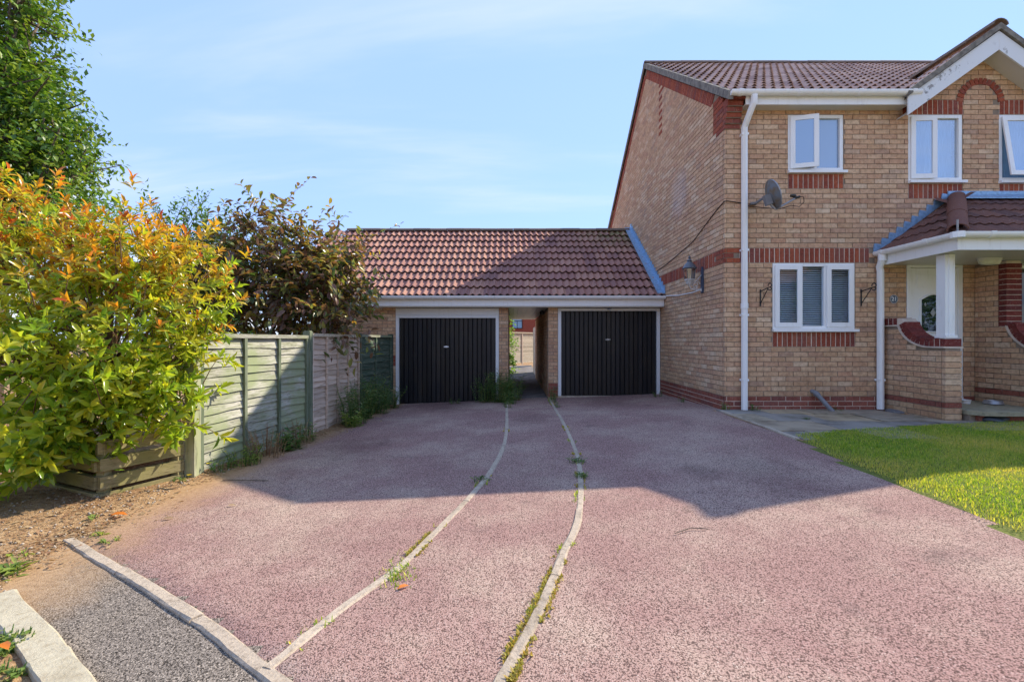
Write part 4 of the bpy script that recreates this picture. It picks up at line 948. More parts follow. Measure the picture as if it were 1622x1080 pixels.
# ------------------------------------------------------------------ wall lantern, dish, brackets, cables
lan = thing('wall_lantern', (XC, 7.85, 2.2), 'ornate dark lantern on a scroll bracket on the brick gable wall', 'lantern')
LY, LX = 7.86, XC-.235
b = MB(); b.prism([(XC-.003, LY-.035, 2.05), (XC-.003, LY+.035, 2.05), (XC-.003, LY+.045, 2.12), (XC-.003, LY+.035, 2.44), (XC-.003, LY, 2.50), (XC-.003, LY-.035, 2.44), (XC-.003, LY-.045, 2.12)], (-.025, 0, 0)); b.build('back_plate', m_simple('lamp_blue_grey', (.05, .08, .13), .35, .5), lan)
b = MB(); sp = [(XC-.025, LY, 2.12), (XC-.12, LY, 2.10), (XC-.2, LY, 2.115), (LX, LY, 2.16), (LX, LY, 2.19)]; b.tube(sp, .011, 6)
cs = [(XC-.03+(-.10+.075*math.cos(t)*(1-t/12))-.0, LY, 2.20+.065*math.sin(t)*(1-t/12)) for t in np.linspace(0, 9, 22)]; b.tube(cs, .007, 5)
cs = [(XC-.13+.055*math.cos(t)*(1-t/12), LY, 2.15+.045*math.sin(t)*(1-t/12)) for t in np.linspace(3, 11, 18)]; b.tube(cs, .007, 5)
b.tube([(XC-.03, LY, 2.36), (XC-.08, LY, 2.30), (XC-.15, LY, 2.22), (LX+.03, LY, 2.17)], .008, 5); b.build('scroll_bracket', 'lamp_pale', lan, kind=None)
b = MB(); b.lathe([(.02, 0), (.05, .03), (.065, .055), (.05, .06), (.085, .095), (.09, .115)], (LX, LY, 2.17), 8); b.build('gallery', 'lamp_pale', lan)
b = MB(); b.lathe([(.085, 0), (.10, .17)], (LX, LY, 2.287), 8); b.build('lamp_glass', 'lampglass', lan)
b = MB()
for k in range(8):
    a = 2*math.pi*k/8; b.tube([(LX+.086*math.cos(a), LY+.086*math.sin(a), 2.285), (LX+.102*math.cos(a), LY+.102*math.sin(a), 2.46)], .006, 4)
b.build('glazing_bars', 'lamp', lan, kind='stuff')
b = MB(); b.lathe([(.118, 0), (.125, .015), (.11, .03), (.085, .075), (.05, .11), (.035, .13), (.045, .145), (.03, .165), (.012, .18), (.022, .20), (.004, .235)], (LX, LY, 2.46), 12); b.build('lamp_cap', 'lamp', lan, smooth=True)
dish = thing('satellite_dish', (3.74, YH, 3.34), 'weathered grey satellite dish on the brick front wall under the frosted window', 'satellite dish')
DC = Vector((3.775, YH-.40, 3.345)); dn = Vector((.93, -.06, .30)).normalized(); du = (Vector((0, 0, 1))-dn*dn.z).normalized(); dw = dn.cross(du)
b = MB(); n = 20
for j in range(7):
    q = j/6
    for i in range(n):
        a = 2*math.pi*i/n; p = DC+(du*math.sin(a)*.222+dw*math.cos(a)*.190)*q+dn*(.055*q*q); b.v.append(tuple(p))
for j in range(6):
    for i in range(n): b.face((j*n+i, j*n+(i+1) % n, j*n+n+(i+1) % n, j*n+n+i))
b.build('reflector', 'dish', dish, smooth='all')
b = MB(); rim = [DC+du*math.sin(a)*.224+dw*math.cos(a)*.192+dn*.056 for a in np.linspace(0, 2*math.pi, 25)]; b.tube(rim, .008, 5); b.build('rim', 'galv', dish)
b = MB(); wb = Vector((3.735, YH-.003, 3.34)); b.lathe([(.05, 0), (.05, .03)], (wb.x, wb.y-.02, wb.z-.015), 12)
b.tube([wb, wb+Vector((.02, -.08, 0)), wb+Vector((.10, -.17, .06)), DC-dn*.06+Vector((0, 0, -.05))], .02, 8); b.obox(DC-dn*.045-du*.05, dn*.045, du*.075, dw*.035); b.build('mount', 'grey_plastic', dish)
arm0 = DC-du*.215+dn*.04; lnb = DC+dn*.34-du*.15
b = MB(); b.tube([DC-dn*.03-du*.10, arm0-dn*.02, arm0, lnb], .013, 6); b.build('feed_arm', 'galv', dish)
b = MB(); b.tube([lnb, lnb+du*.035-dn*.01, lnb+du*.055-dn*.06], [.022, .028, .02], 8); b.tube([lnb-dn*.01, lnb+dn*.06], .018, 8); b.build('feed_horn', 'iron', dish)
b = MB(); c0 = lnb+dn*.06; b.tube([c0, c0+Vector((.07, .02, 0)), c0+Vector((.10, .06, -.06)), c0+Vector((.05, .09, -.12)), c0+Vector((-.06, .1, -.10)), arm0+Vector((.05, 0, .0)), arm0, wb+Vector((.06, -.05, -.06)), wb+Vector((-.06, -.012, -.035)), wb+Vector((-.12, -.012, .01))], .0055, 5); b.build('coaxial_cable', 'cable', dish)
b = MB(); b.tube([(3.62, YH-.012, 3.35), (3.33, YH-.012, 3.39), (XC-.008, YH-.006, 3.385), (XC-.010, YH+.3, 3.31), (XC-.010, 8.3, 3.02), (XC-.010, 9.6, 2.86), (XC-.010, 10.4, 2.80)], .007, 5)
b.build('wall_cable', 'cable', None, label='thin black cable clipped diagonally across the brick gable wall', cat='cable')
b = MB(); b.tube([(XC-.02, LY-.01, 2.09), (XC-.05, LY+.02, 2.10), (XC-.014, 8.3, 2.10), (XC-.012, 9.0, 2.12), (XC-.012, 9.7, 2.18)], .010, 6)
b.build('white_cable', 'white', None, label='white cable running from the lantern to the garage gutter', cat='cable')
def bracket(x, z, label):
    r = thing('hanging_basket_bracket', (x, YH, z), label, 'bracket', 'hanging basket brackets either side of the window')
    b = MB(); b.box(x-.009, x+.009, YH-.012, YH-.003, z-.26, z+.0); b.build('wall_bar', 'iron', r)
    b = MB(); e = Vector((x+.02, YH-.23, z+.01)); b.tube([(x, YH-.01, z-.03), e], .008, 6); b.build('arm', 'iron', r)
    b = MB(); b.tube([(x, YH-.012, z-.22), Vector((x, YH-.01, z-.03)).lerp(e, .85)], .007, 6); b.build('stay', 'iron', r)
    b = MB(); dv = Vector((.12, -.25, 0)).normalized(); cs = [e+dv*(.028*math.sin(t))+Vector((0, 0, .028-.028*math.cos(t))) for t in np.linspace(0, 5.2, 14)]; b.tube(cs, .008, 5)
    cs = [e+dv*(.024*math.sin(t))-Vector((0, 0, .024-.024*math.cos(t))) for t in np.linspace(0, 4.4, 12)]; b.tube(cs, .008, 5); b.build('hook', 'iron', r, kind=None)
bracket(3.855, 2.02, 'black hanging basket bracket between the main downpipe and the window')
bracket(5.42, 2.02, 'black hanging basket bracket between the window and the porch downpipe')

# ------------------------------------------------------------------ garage block
YG = 10.1; GXL = -4.45
garage = thing('garage_block', (-.5, YG, 0), 'low brick double garage with pantiled roof and covered passage', 'garage')
GYE, GZE, GYR, GZR = 9.80, 2.20, 12.62, 4.27
gp_ = math.atan2(GZR-GZE, GYR-GYE)
LD = (-2.58, -.29, -.3, 1.945); RD = (1.02, 3.285, -.3, 1.95); AL = (-.08, .80, -.3, 1.95)
GW = (-4.40, -4.16, .75, 1.85)
gh = [LD, RD, AL, GW]
gfront = thing('garage_front_wall', (-1, YG+.05, 1), parent=garage)
b = MB(); wall_cells(b, GXL, XC-.004, -.5, 1.95, YG+.008, YG+.10, gh); b.build('mortar', 'mortar', gfront)
recs = []
def zone_g(u, k):
    if u > .7 and 0 <= k < 4: return 'plinth'
    if u < -2.5 and u > -2.78 and 9 <= k < 12: return 'red'
    return 'buff'
courses(recs, 'gf', 'x', YG, GXL, XC-.006, -5, 26, gh, zone_g, base=-.02, wt=1.0)
pas = thing('passage_wall', (.85, 13, 1), parent=garage)
b = MB(); b.box(.808, .9, YG+.101, 15.7, -.4, 1.95); b.box(-.18, -.088, YG+.101, 15.7, -.4, 1.95); b.build('mortar', 'mortar', pas)
courses(recs, 'pw', 'y', .80, YG+.052, 15.7, -3, 25, (), lambda u, k: 'buff', base=-.02, wt=.05)
courses(recs, 'pl', 'y', -.08, YG+.052, 15.7, -3, 25, (), lambda u, k: 'buff', base=-.02, wt=.0001, out=1)
emit_bricks(recs, 300, {'gf': gfront, 'pw': pas, 'pl': pas}, {'gf': gfront, 'pw': pas, 'pl': pas})
b = MB(); b.box(GXL, -.19, 15.55, 15.7, -.4, 2.2); b.box(.91, XC-.01, 15.55, 15.7, -.4, 2.2); b.box(GXL, GXL+.1, YG+.11, 15.5, -.4, 2.2); b.prism([(GXL, GYE+.4, 2.2), (GXL, 15.4, 2.2), (GXL, GYR, GZR-.15)], (.1, 0, 0)); b.build('outer_wall', 'mortar', garage)
groot = thing('roof', (-.5, GYR, GZR), parent=garage)
ng = 10; sg = (GYR-GYE)/math.cos(gp_)/ng
tg = tile_mesh('tile', .30, sg, .044, 2, 'gtile', .044)
lay_tiles('tile', tg, (XC-.02-28*.30, GYE, GZE-.03), (1, 0, 0), (0, math.cos(gp_), math.sin(gp_)), 28, ng, .30, sg, groot, None, 300)
gd = (GZR-GZE)/(GYR-GYE)*.068
b = MB(); b.prism([(GXL-.1, GYE+.068, GZE-.05+gd), (GXL-.1, GYR, GZR-.05), (GXL-.1, 15.75, GZE-.05), (GXL-.1, 15.75, GZE-.1), (GXL-.1, GYR, GZR-.11), (GXL-.1, GYE+.068, GZE-.1+gd)], (XC-.01-GXL+.1, 0, 0)); b.build('roof_deck', 'deck', groot)
b = MB(); b.prism([(GXL-.1, GYR, GZR-.04), (GXL-.1, 15.75, GZE-.04), (GXL-.1, 15.75, GZE), (GXL-.1, GYR, GZR)], (XC-.01-GXL+.1, 0, 0)); b.build('rear_tiling', 'gtile', groot)
ridge_run(groot, (GXL-.1, GYR, GZR-.015), (XC-.06, GYR, GZR-.015), .105, 'ridge_tile', 'ridge')
# lead where the garage roof meets the house wall
b = MB(); fy = lambda t: GYE-.02+(GYR-GYE+.06)*t; fz = lambda t: GZE+(GZR-GZE+.05)*t
dzv = .035
b.prism([(XC-.17, fy(0), fz(0)+dzv), (XC-.17, fy(1), fz(1)+dzv), (XC-.17, fy(1), fz(1)+dzv+.02), (XC-.17, fy(0), fz(0)+dzv+.02)], (.155, 0, 0)); b.build('lead_soaker', 'lead', groot)
b = MB(); nst = 22
for i in range(nst):
    t0_, t1_ = i/nst, (i+1)/nst
    b.prism([(XC-.004, fy(t0_), fz(t0_)+.03), (XC-.004, fy(t1_), fz(t1_)+.03), (XC-.004, fy(t1_), fz(t1_)+.13), (XC-.004, fy(t0_)+.02, fz(t1_)+.13), (XC-.004, fy(t0_), fz(t0_)+.10)], (-.014-(i % 2)*.002, 0, 0))
b.build('stepped_flashing', 'lead', groot)
geav = thing('eaves', (-.5, 9.85, 2.1), parent=garage)
b = MB(); b.box(GXL-.05, XC-.012, 9.84, 9.862, 1.975, 2.165); b.build('fascia', 'white', geav)
b = MB(); b.box(GXL-.05, -2.98, 9.864, YG-.002, 1.98, 2.0); b.build('soffit', 'soffit', geav)
b = MB(); b.box(-2.97, XC-.012, 9.864, YG+.1, 1.955, 1.975); b.build('soffit', 'soffit', geav)
gg = gutter('gutter', geav, (GXL-.1, 9.838, 2.175), (XC-.012, 9.838, 2.175), (0, -1, 0), .058)
for x in (-3.6, -2.35, -1.35, -.55, .35, 1.35, 2.3, 3.15): gutter_union(gg, (x, 9.838, 2.175), (1, 0, 0), (0, -1, 0), .058)
r_ = thing('downpipe', (-4.05, YG-.06, 0), parent=garage)
b = MB(); b.tube([(-4.05, 9.78, 2.12), (-4.05, 9.80, 2.0), (-4.05, YG-.06, 1.85), (-4.05, YG-.06, -.15)], .05, 8); b.build('pipe', 'white', r_, smooth=True)
b = MB(); b.ring(GW[0], GW[1], GW[2], GW[3], .05, YG-.012, YG+.05); gw = b.build('window', 'white', garage)
b = MB(); b.box(GW[0]+.05, GW[1]-.05, YG+.01, YG+.016, GW[2]+.05, GW[3]-.05); b.build('pane', 'glass', gw)
b = MB(); b.box(GW[0], GW[1], YG+.3, YG+.31, GW[2], GW[3]); b.build('blind', 'dark', gw)  # dark backing sheet in place of the shaded inside, not a real blind
def garage_door(R, zt, zb, header, hx, hz, label, slope):
    x0, x1 = R[0], R[1]; w = .072
    d = thing('garage_door', ((x0+x1)/2, YG+.02, zb), parent=garage, label=label)
    for a, c in ((x0+.003, x0+w), (x1-w, x1-.003)):
        b = MB(); b.box(a, c, YG-.008, YG+.08, zb-.08, zt); b.build('frame_post', 'paint', d)
    b = MB(); b.box(x0+.003, x1-.003, YG-.010, YG+.08, zt+.001, zt+.06); b.build('frame_head', 'paint', d)
    if header:
        b = MB(); b.box(x0+.003, x1-.003, YG-.014, YG+.06, zt+.064, 1.945); b.build('header_board', 'paint', d)
    a, c = x0+w+.004, x1-w-.004; n = 21; p = (c-a)/n
    for i in range(n):
        xa = a+i*p; b = MB(); g_ = .012; y0 = YG+.030+random.uniform(-.0015, .0015)
        b.prism([(xa+.001, y0+.022, zb), (xa+.004, y0+.012, zb), (xa+g_, y0, zb), (xa+p-g_, y0, zb), (xa+p-.004, y0+.012, zb), (xa+p-.001, y0+.022, zb)], (0, 0, zt-zb-.004)); b.build('door_panel', 'black', d)
    b = MB(); b.box(a-.002, c+.002, YG+.054, YG+.07, zb-.02, zt); b.build('door_back', 'dark', d)
    h = MB(); h.lathe([(.03, 0), (.03, .006)], (0, 0, 0), 10)
    b = MB(); b.box(hx-.055, hx+.055, YG+.004, YG+.018, hz-.012, hz+.014); b.box(hx-.02, hx+.02, YG+.0185, YG+.03, hz-.022, hz+.022); b.build('handle', 'white' if header else 'galv', d)
    return d
garage_door(LD, 1.73, -.15, True, -1.46, 1.09, 'left garage door in faded black ribs under a deep white header', 0)
garage_door(RD, 1.885, .005, False, 2.13, 1.25, 'right garage door in glossy black ribs', 0)
b = MB(); b.box(RD[0], RD[1], YG-.02, YG+.10, -.12, .004); b.build('threshold', 'edging', garage)
b = MB(); b.lathe([(.03, 0), (.045, .03), (.02, .05)], (2.13, YG-.15, 1.905), 10); b.build('floodlight', 'grey_plastic', garage)
for i in range(8):
    xa = -.078+i*.1095; b = MB(); b.box(xa+.002, xa+.1075, YG+.101, 15.65, 1.957+(i % 2)*.004, 1.972); b.build('ceiling_board', 'white', garage)
b = MB(); b.lathe([(.05, 0), (.06, .05), (.03, .09)], (.72, 10.9, 1.86), 10); b.build('passage_lamp', 'iron', garage)

# ------------------------------------------------------------------ beyond the passage
rf = thing('rear_fence', (.5, 22.9, .1), 'sunlit pale slatted fence seen through the passage', 'fence')
RA, RB = Vector((-.45, 20.9, 0)), Vector((1.75, 23.8, 0)); rd = (RB-RA).normalized(); rn = Vector((rd.y, -rd.x, 0)); RL = (RB-RA).length/2; RM = (RA+RB)/2
for i in range(14):
    b = MB(); b.obox(RM+Vector((0, 0, .21+i*.102))+rn*random.uniform(0, .006), rd*RL, rn*.008+Vector((0, 0, -.002)), Vector((0, 0, .046))); b.build('board', 'w_rear', rf)
for t in (.12, .42, .72):
    b = MB(); q = RA.lerp(RB, t); b.obox(q+rn*.03+Vector((0, 0, .84)), rd*.03, rn*.018, Vector((0, 0, .76))); b.build('batten', 'w_brown', rf)
b = MB(); b.obox(RM+rn*.02+Vector((0, 0, 1.62)), rd*RL, rn*.045, Vector((0, 0, .025))); b.build('cap_rail', 'w_rear', rf)
b = MB(); b.box(.86, .90, 15.75, 18.6, -.1, 1.75); b.build('side_fence', 'w_brown', None, label='brown board fence running back from the passage wall', cat='fence')
fh = thing('distant_house', (2, 40, 0), 'red brick house with white framed window glimpsed beyond the passage', 'house')
b = MB(); b.box(-6, 9, 40, 47, -.4, 5.0); b.build('wall', 'red', fh)
b = MB(); b.prism([(-6.3, 39.6, 4.9), (-6.3, 47.4, 4.9), (-6.3, 43.5, 8.0)], (15.6, 0, 0)); b.build('roof', 'htile', fh)
b = MB(); b.ring(.0, .92, 2.3, 3.3, .06, 39.93, 40.01); wf = b.build('window', 'iron', fh)
b = MB(); b.box(.44, .48, 39.94, 40.0, 2.36, 2.95); b.box(.06, .86, 39.935, 39.995, 2.95, 3.0); b.build('mullion', 'iron', wf)
b = MB(); b.box(.06, .86, 39.96, 39.98, 2.36, 3.24); b.build('pane', 'curtain', wf)

# ------------------------------------------------------------------ garden fence
fence = thing('garden_fence', (-2.85, 7.2, -.1), 'three panel lapped board fence in pale grey, brown and dark green', 'fence')
def panel_(A, B, ztop, nb, mat, postmat, battens, label, cap, wav, pale=None):
    A, B = Vector((*A, 0)), Vector((*B, 0)); d = (B-A); L = d.length; d.normalize(); n = Vector((d.y, -d.x, 0))    # n faces the driveway
    a, c = A+d*.055, B-d*.055; za, zb = zf(A.x, A.y)+.0, zf(B.x, B.y)+.0
    p = thing('fence_panel', ((A+B)/2)+Vector((0, 0, za)), parent=fence, label=label)
    Ln = (c-a).length; N = 14
    for k in range(nb):
        bb = MB(); low, up = [], []
        ph = random.random()*6; rows_ = []
        for i in range(N+1):
            t = i/N; q = a.lerp(c, t); zb0 = za+(zb-za)*t+.03; H = (ztop-.05-zb0)
            w1 = wav*(math.sin(ph+t*5)*.5+math.sin(ph*2+t*13)*.35+random.uniform(-.3, .3))
            z0 = zb0+H*k/nb-.012+w1; z1 = zb0+H*(k+1)/nb+.012
            bow = .004*math.sin(ph+t*9)
            rows_.append([q+n*(.016+bow)+Vector((0, 0, z0)), q+n*(-.004+bow*.3)+Vector((0, 0, z1)), q+n*(-.014)+Vector((0, 0, z1)), q+n*(.002)+Vector((0, 0, z0))])
        for r in rows_: bb.v.extend([tuple(v) for v in r])
        for i in range(N):
            for m in range(4): bb.face((i*4+m, i*4+(m+1) % 4, i*4+4+(m+1) % 4, i*4+4+m))
        bb.face((0, 1, 2, 3)); bb.face((N*4+3, N*4+2, N*4+1, N*4)); bb.build('board', mat, p)
    for t in battens:
        q = a.lerp(c, t); z0 = za+(zb-za)*t+.02
        b = MB(); b.obox(q+n*.028+Vector((0, 0, (z0+ztop-.04)/2)), d*.02, n*.0125, Vector((0, 0, (ztop-.045-z0)/2))); b.build('batten', postmat, p)
    b = MB(); b.obox((a+c)/2+n*.02+Vector((0, 0, ztop-.02)), d*(Ln/2), n*.026, Vector((0, 0, .022))); b.build('top_rail', cap, p)
panel_(FENCE[0], FENCE[1], 1.295, 14, 'w_pale', 'w_post', (.008, .345, .67, .992), 'pale weathered panel nearest the shrub', 'w_pale', .012)
panel_(FENCE[1], FENCE[2], 1.325, 17, 'w_brown', 'w_brown', (.008, .27, .5, .74, .992), 'brown middle panel', 'w_rear', .018)
panel_(FENCE[2], FENCE[3], 1.335, 12, 'w_green', 'w_green', (.008, .45, .992), 'dark green panel by the garage', 'w_pale', .010)
for i, (x, y) in enumerate(FENCE):
    h = [1.27, 1.35, 1.35, 1.36][i]; w = .048
    b = MB(); z0 = zf(x, y)-.1; b.prism([(x-w, y-w, z0), (x+w, y-w, z0), (x+w, y+w, z0), (x-w, y+w, z0)], (0, 0, h-z0)); b.prism([(x-w*.8, y-w*.8, h), (x+w*.8, y-w*.8, h), (x+w*.8, y+w*.8, h), (x-w*.8, y+w*.8, h)], (0, 0, .012)); b.build('post', ['w_post2', 'w_post', 'w_post', 'w_green'][i], fence)

# ------------------------------------------------------------------ timber planter
plr = thing('timber_planter', (-3.44, 3.81, -.1), 'low planter of spaced mossy boards under the shrub', 'planter')
PC = Vector((-3.44, 3.79, 0)); PR = Vector((-3.17, 4.38, 0)); PL = Vector((-4.5, 4.25, 0))
for k, (z0, z1) in enumerate(((-.14, -.055), (-.02, .085), (.13, .235), (.27, .375))):
    for (A, B, nm) in ((PC, PR, 'r'), (PC, PL, 'l')):
        if k == 3 and nm == 'l': continue
        d = (B-A).normalized(); n = Vector((d.y, -d.x, 0)) if nm == 'r' else Vector((-d.y, d.x, 0))
        a = A+d*(.0 if nm == 'r' else .025)-n*(.0 if k < 3 else .07); c = B
        b = MB(); b.obox((a+c)/2+Vector((0, 0, (z0+z1)/2)), d*((c-a).length/2), n*.021, Vector((0, 0, (z1-z0)/2))); b.build('board', 'w_plant', plr)
for A in (PC+Vector((-.02, .07, 0)), PR+Vector((-.04, -.02, 0)), PL):
    b = MB(); b.box(A.x-.035, A.x+.035, A.y-.035, A.y+.035, -.2, .36); b.build('corner_post', 'w_plant', plr)
b = MB(); b.prism([(PC.x-.03, PC.y+.08, -.2), (PR.x-.06, PR.y, -.2), (-3.9, 4.9, -.2), (PL.x, PL.y+.06, -.2)], (0, 0, .32)); b.build('planter_soil', 'soil', plr)

# ------------------------------------------------------------------ plants
LEAF8 = (np.array([(0, 0, 0), (.3, -.40, .10), (.3, 0, 0), (.3, .40, .10), (.68, -.42, .05), (.68, 0, -.05), (.68, .42, .05), (1, 0, -.14)]), np.array([(0, 2, 1), (0, 3, 2), (1, 2, 5), (1, 5, 4), (2, 3, 6), (2, 6, 5), (4, 5, 7), (5, 6, 7)]))
LEAF4 = (np.array([(0, 0, 0), (.5, -.5, .08), (.5, .5, .08), (1, 0, -.1), (.5, 0, 0)]), np.array([(0, 4, 1), (0, 2, 4), (1, 4, 3), (4, 2, 3)]))
LEAF2 = (np.array([(0, 0, 0), (.45, -.5, .05), (.45, .5, .05), (1, 0, 0)]), np.array([(0, 2, 1), (1, 2, 3)]))
def norm(a): return a/np.maximum(np.linalg.norm(a, axis=-1, keepdims=True), 1e-6)
def leaf_arrays(P, D, U, Ln, Wd, tpl):
    """P positions, D directions, U rough up vectors, Ln lengths, Wd widths"""
    D = norm(D); Sx = norm(np.cross(U, D)); Nn = np.cross(D, Sx); t, f = tpl; n = len(P)
    V = P[:, None]+D[:, None]*(t[None, :, 0:1]*Ln[:, None, None])+Sx[:, None]*(t[None, :, 1:2]*Wd[:, None, None])+Nn[:, None]*(t[None, :, 2:3]*Ln[:, None, None])
    T = (f[None]+np.arange(n)[:, None, None]*len(t)).reshape(-1, 3)
    return V.reshape(-1, 3), T, len(f)
def leaf_frame(D, U):
    D = D/np.linalg.norm(D); Sx = np.cross(U, D); Sx /= max(np.linalg.norm(Sx), 1e-6); return Matrix((D, Sx, np.cross(D, Sx))).transposed()
def plant_leaves(root, P, D, U, Ln, Wd, rnd, tint, mat, tpl, n_single=0, name='leaf'):
    n = len(P); pick = np.zeros(n, bool)
    if n_single:
        u = 811+F*P[:, 0]/np.maximum(P[:, 1], .3); v = 540-F*(P[:, 2]-EYE)/np.maximum(P[:, 1], .3)
        sc = P[:, 1]/Ln*.1; sc[(u < 5) | (u > 1617) | (v < 5) | (v > 1075)] = 1e6
        pick[np.argsort(sc)[:n_single]] = True
        tpls = {}
        for t3 in (0, 1, 2):
            V, T, k = leaf_arrays(np.zeros((1, 3)), np.array([[1., 0, 0]]), np.array([[0, 0, 1.]]), np.ones(1), np.array([.38]), tpl)
            tpls[t3] = tri_mesh(name, V, T, mat, np.zeros(len(T)), np.full(len(T), t3/2.))
            tpls[t3].polygons.foreach_set('use_smooth', [True]*len(T))
        for i in np.nonzero(pick)[0]:
            ob = link(name, tpls[int(round(min(max(tint[i], 0), 1)*2))], P[i], root)
            ob.rotation_euler = leaf_frame(D[i], U[i]).to_euler(); ob.scale = (Ln[i], Wd[i]/.38, Ln[i])
    r = ~pick
    if r.any():
        V, T, k = leaf_arrays(P[r], D[r], U[r], Ln[r], Wd[r], tpl)
        V = V-np.array(WORLD[root.name])
        me = tri_mesh(name+'_mass', V, T, mat, np.repeat(rnd[r], k), np.repeat(tint[r], k))
        ob = link('foliage' if n_single == 0 else name, me, WORLD[root.name], root); ob['kind'] = 'stuff'
def in_blobs(blobs, n, shell=.55):
    """random points in ellipsoids, biased to the outside, with outward direction"""
    vol = np.array([b[3]*b[4]*b[5] for b in blobs])**.72; k = RNG.choice(len(blobs), n, p=vol/vol.sum()); B = np.array(blobs)[k]
    d = norm(RNG.normal(size=(n, 3))); q = shell+(1-shell)*RNG.random((n, 1))**.6
    lump = 1+.16*np.sin(d[:, :1]*5+B[:, :1]*7)*np.cos(d[:, 2:]*6+B[:, 1:2]*5)
    return B[:, :3]+d*B[:, 3:]*q*lump, norm(d/B[:, 3:]*B[:, 3:].mean(1, keepdims=True)), B[:, :3]
def limbs(root, base, blobs, r0, name='trunk', mat='bark', n_limb=3, twig_pts=None):
    b = MB(); base = Vector(base); top = Vector(np.mean([x[:3] for x in blobs], axis=0))
    mid = base.lerp(top, .55)+Vector((random.uniform(-.1, .1), random.uniform(-.1, .1), 0))
    b.tube([base-Vector((0, 0, .1)), base.lerp(mid, .4)+Vector((.03, .02, 0)), mid, top], [r0*1.25, r0, r0*.75, r0*.35], 8)
    b.build(name, mat, root, smooth='all')
    b = MB()
    for bl in blobs:
        for _ in range(n_limb):
            e = Vector(bl[:3])+Vector((random.uniform(-1, 1)*bl[3], random.uniform(-1, 1)*bl[4], random.uniform(-.3, .9)*bl[5]))*.8
            s = base.lerp(mid, random.uniform(.5, 1.0)) if random.random() < .6 else mid.lerp(top, random.random())
            m1 = s.lerp(e, .45)+Vector((random.uniform(-.1, .1), random.uniform(-.1, .1), .12*(e-s).length))
            b.tube([s, m1, e], [r0*.42, r0*.26, r0*.08], 5)
    if twig_pts is not None:
        for a, c in twig_pts: b.tube([a, (Vector(a)+Vector(c))/2+Vector((0, 0, .02)), c], [r0*.12, r0*.09, r0*.05], 4, cap=False)
    o = b.build('branch', mat, root, smooth='all', kind='stuff')
def shoots(root, blobs, n_shoot, per, slen, leaf, width, mat, droop=0.0, up=.5, tpl=LEAF4, base=(0, 0, 0), r0=.05, n_single=0, tint=0.0, spread=.9, shell=.5, n_limb=3, limb_mat='bark', rcurve=None):
    P0, D0, C0 = in_blobs(blobs, n_shoot, shell)
    D0 = norm(D0+RNG.normal(size=D0.shape)*.45+np.array([0, 0, up])); SLn = slen*(.5+RNG.random(n_shoot))
    t = (np.arange(per)+RNG.random((n_shoot, per)))/per
    side = norm(np.cross(D0, RNG.normal(size=D0.shape)))
    sg = np.where(np.arange(per) % 2 == 0, 1, -1)[None, :, None]
    bend = np.array([0, 0, -droop])[None, None]*(t[..., None]**2)
    P = P0[:, None]+D0[:, None]*(t*SLn[:, None])[..., None]+bend*SLn[:, None, None]
    D = D0[:, None]*.55+side[:, None]*sg*spread+RNG.normal(size=P.shape)*.28+np.array([0, 0, -droop*.9])
    U = np.array([0, 0, 1.])+RNG.normal(size=P.shape)*.45
    P, D, U = P.reshape(-1, 3), D.reshape(-1, 3), U.reshape(-1, 3); n = len(P)
    Ln = leaf*(.65+.6*RNG.random(n)); rnd = np.clip(np.repeat(RNG.random(n_shoot), per)*.6+RNG.random(n)*.4, 0, .999)
    plant_leaves(root, P, D, U, Ln, Ln*width, rnd, np.full(n, tint), mat, tpl, n_single)
    k = min(n_shoot, 420); idx = RNG.choice(n_shoot, k, replace=False)
    tw = [(tuple(P0[i]-D0[i]*SLn[i]*.5), tuple(P0[i]+D0[i]*SLn[i]*.9+np.array([0, 0, -droop])*SLn[i]*.8)) for i in idx]
    limbs(root, base, blobs, r0, n_limb=n_limb, mat=limb_mat, twig_pts=tw)

# big photinia shrub spilling over the planter: whorls of glossy leaves, orange young growth on top
ph = thing('photinia_shrub', (-3.6, 4.0, .1), 'large glossy shrub with yellow green leaves and orange red young shoots', 'shrub')
PB = [(-3.62, 4.05, 1.27, .78, .65, .86), (-3.10, 4.3, 1.66, .46, .48, .58), (-4.15, 3.65, .70, .78, .5, .74), (-4.3, 4.1, 1.92, .78, .55, .60), (-3.12, 4.15, .85, .26, .36, .52), (-3.55, 4.15, 1.98, .56, .5, .44), (-3.62, 3.85, .62, .42, .35, .45), (-4.5, 4.0, 2.25, .45, .4, .4)]
nc = 1700; Pc, Dc, Cc = in_blobs(PB, nc, .56)
Dc = norm(Dc+RNG.normal(size=Dc.shape)*.35+np.array([0, -.1, .55]))
ext = RNG.random((nc, 1)); Pc = Pc+Dc*np.where(ext > .84, .34*RNG.random((nc, 1)), 0)
per = 9; A = (np.arange(per)*2.4)[None]+RNG.random((nc, 1))*6.3+RNG.normal(size=(nc, per))*.2
s1 = norm(np.cross(Dc, np.array([0.3, .2, 1.])+RNG.normal(size=Dc.shape)*.1)); s2 = np.cross(Dc, s1)
tq = np.linspace(0, 1, per)[None]; tilt = .35+1.05*(1-tq)+RNG.normal(size=(nc, per))*.15          # outer leaves lie flatter
D = Dc[:, None]*np.cos(tilt)[..., None]+(s1[:, None]*np.cos(A)[..., None]+s2[:, None]*np.sin(A)[..., None])*np.sin(tilt)[..., None]
P = Pc[:, None]+Dc[:, None]*(tq*.07-.05)[..., None]; U = Dc[:, None]+RNG.normal(size=P.shape)*.12
hgt = (Pc[:, 2]-1.34)/.90
tn = np.clip((hgt+RNG.normal(size=nc)*.38)*1.1, 0, 1)[:, None]*np.clip(.35+tq*.9, 0, 1)*(RNG.random((nc, 1)) < .80)
low_ = np.clip((1.35-Pc[:, 2:3])/.9, 0, 1); Ln = (.050+.070*RNG.random((nc, per))**.8)*(.92+.42*low_)*np.where(tn > .55, .95, 1.0)
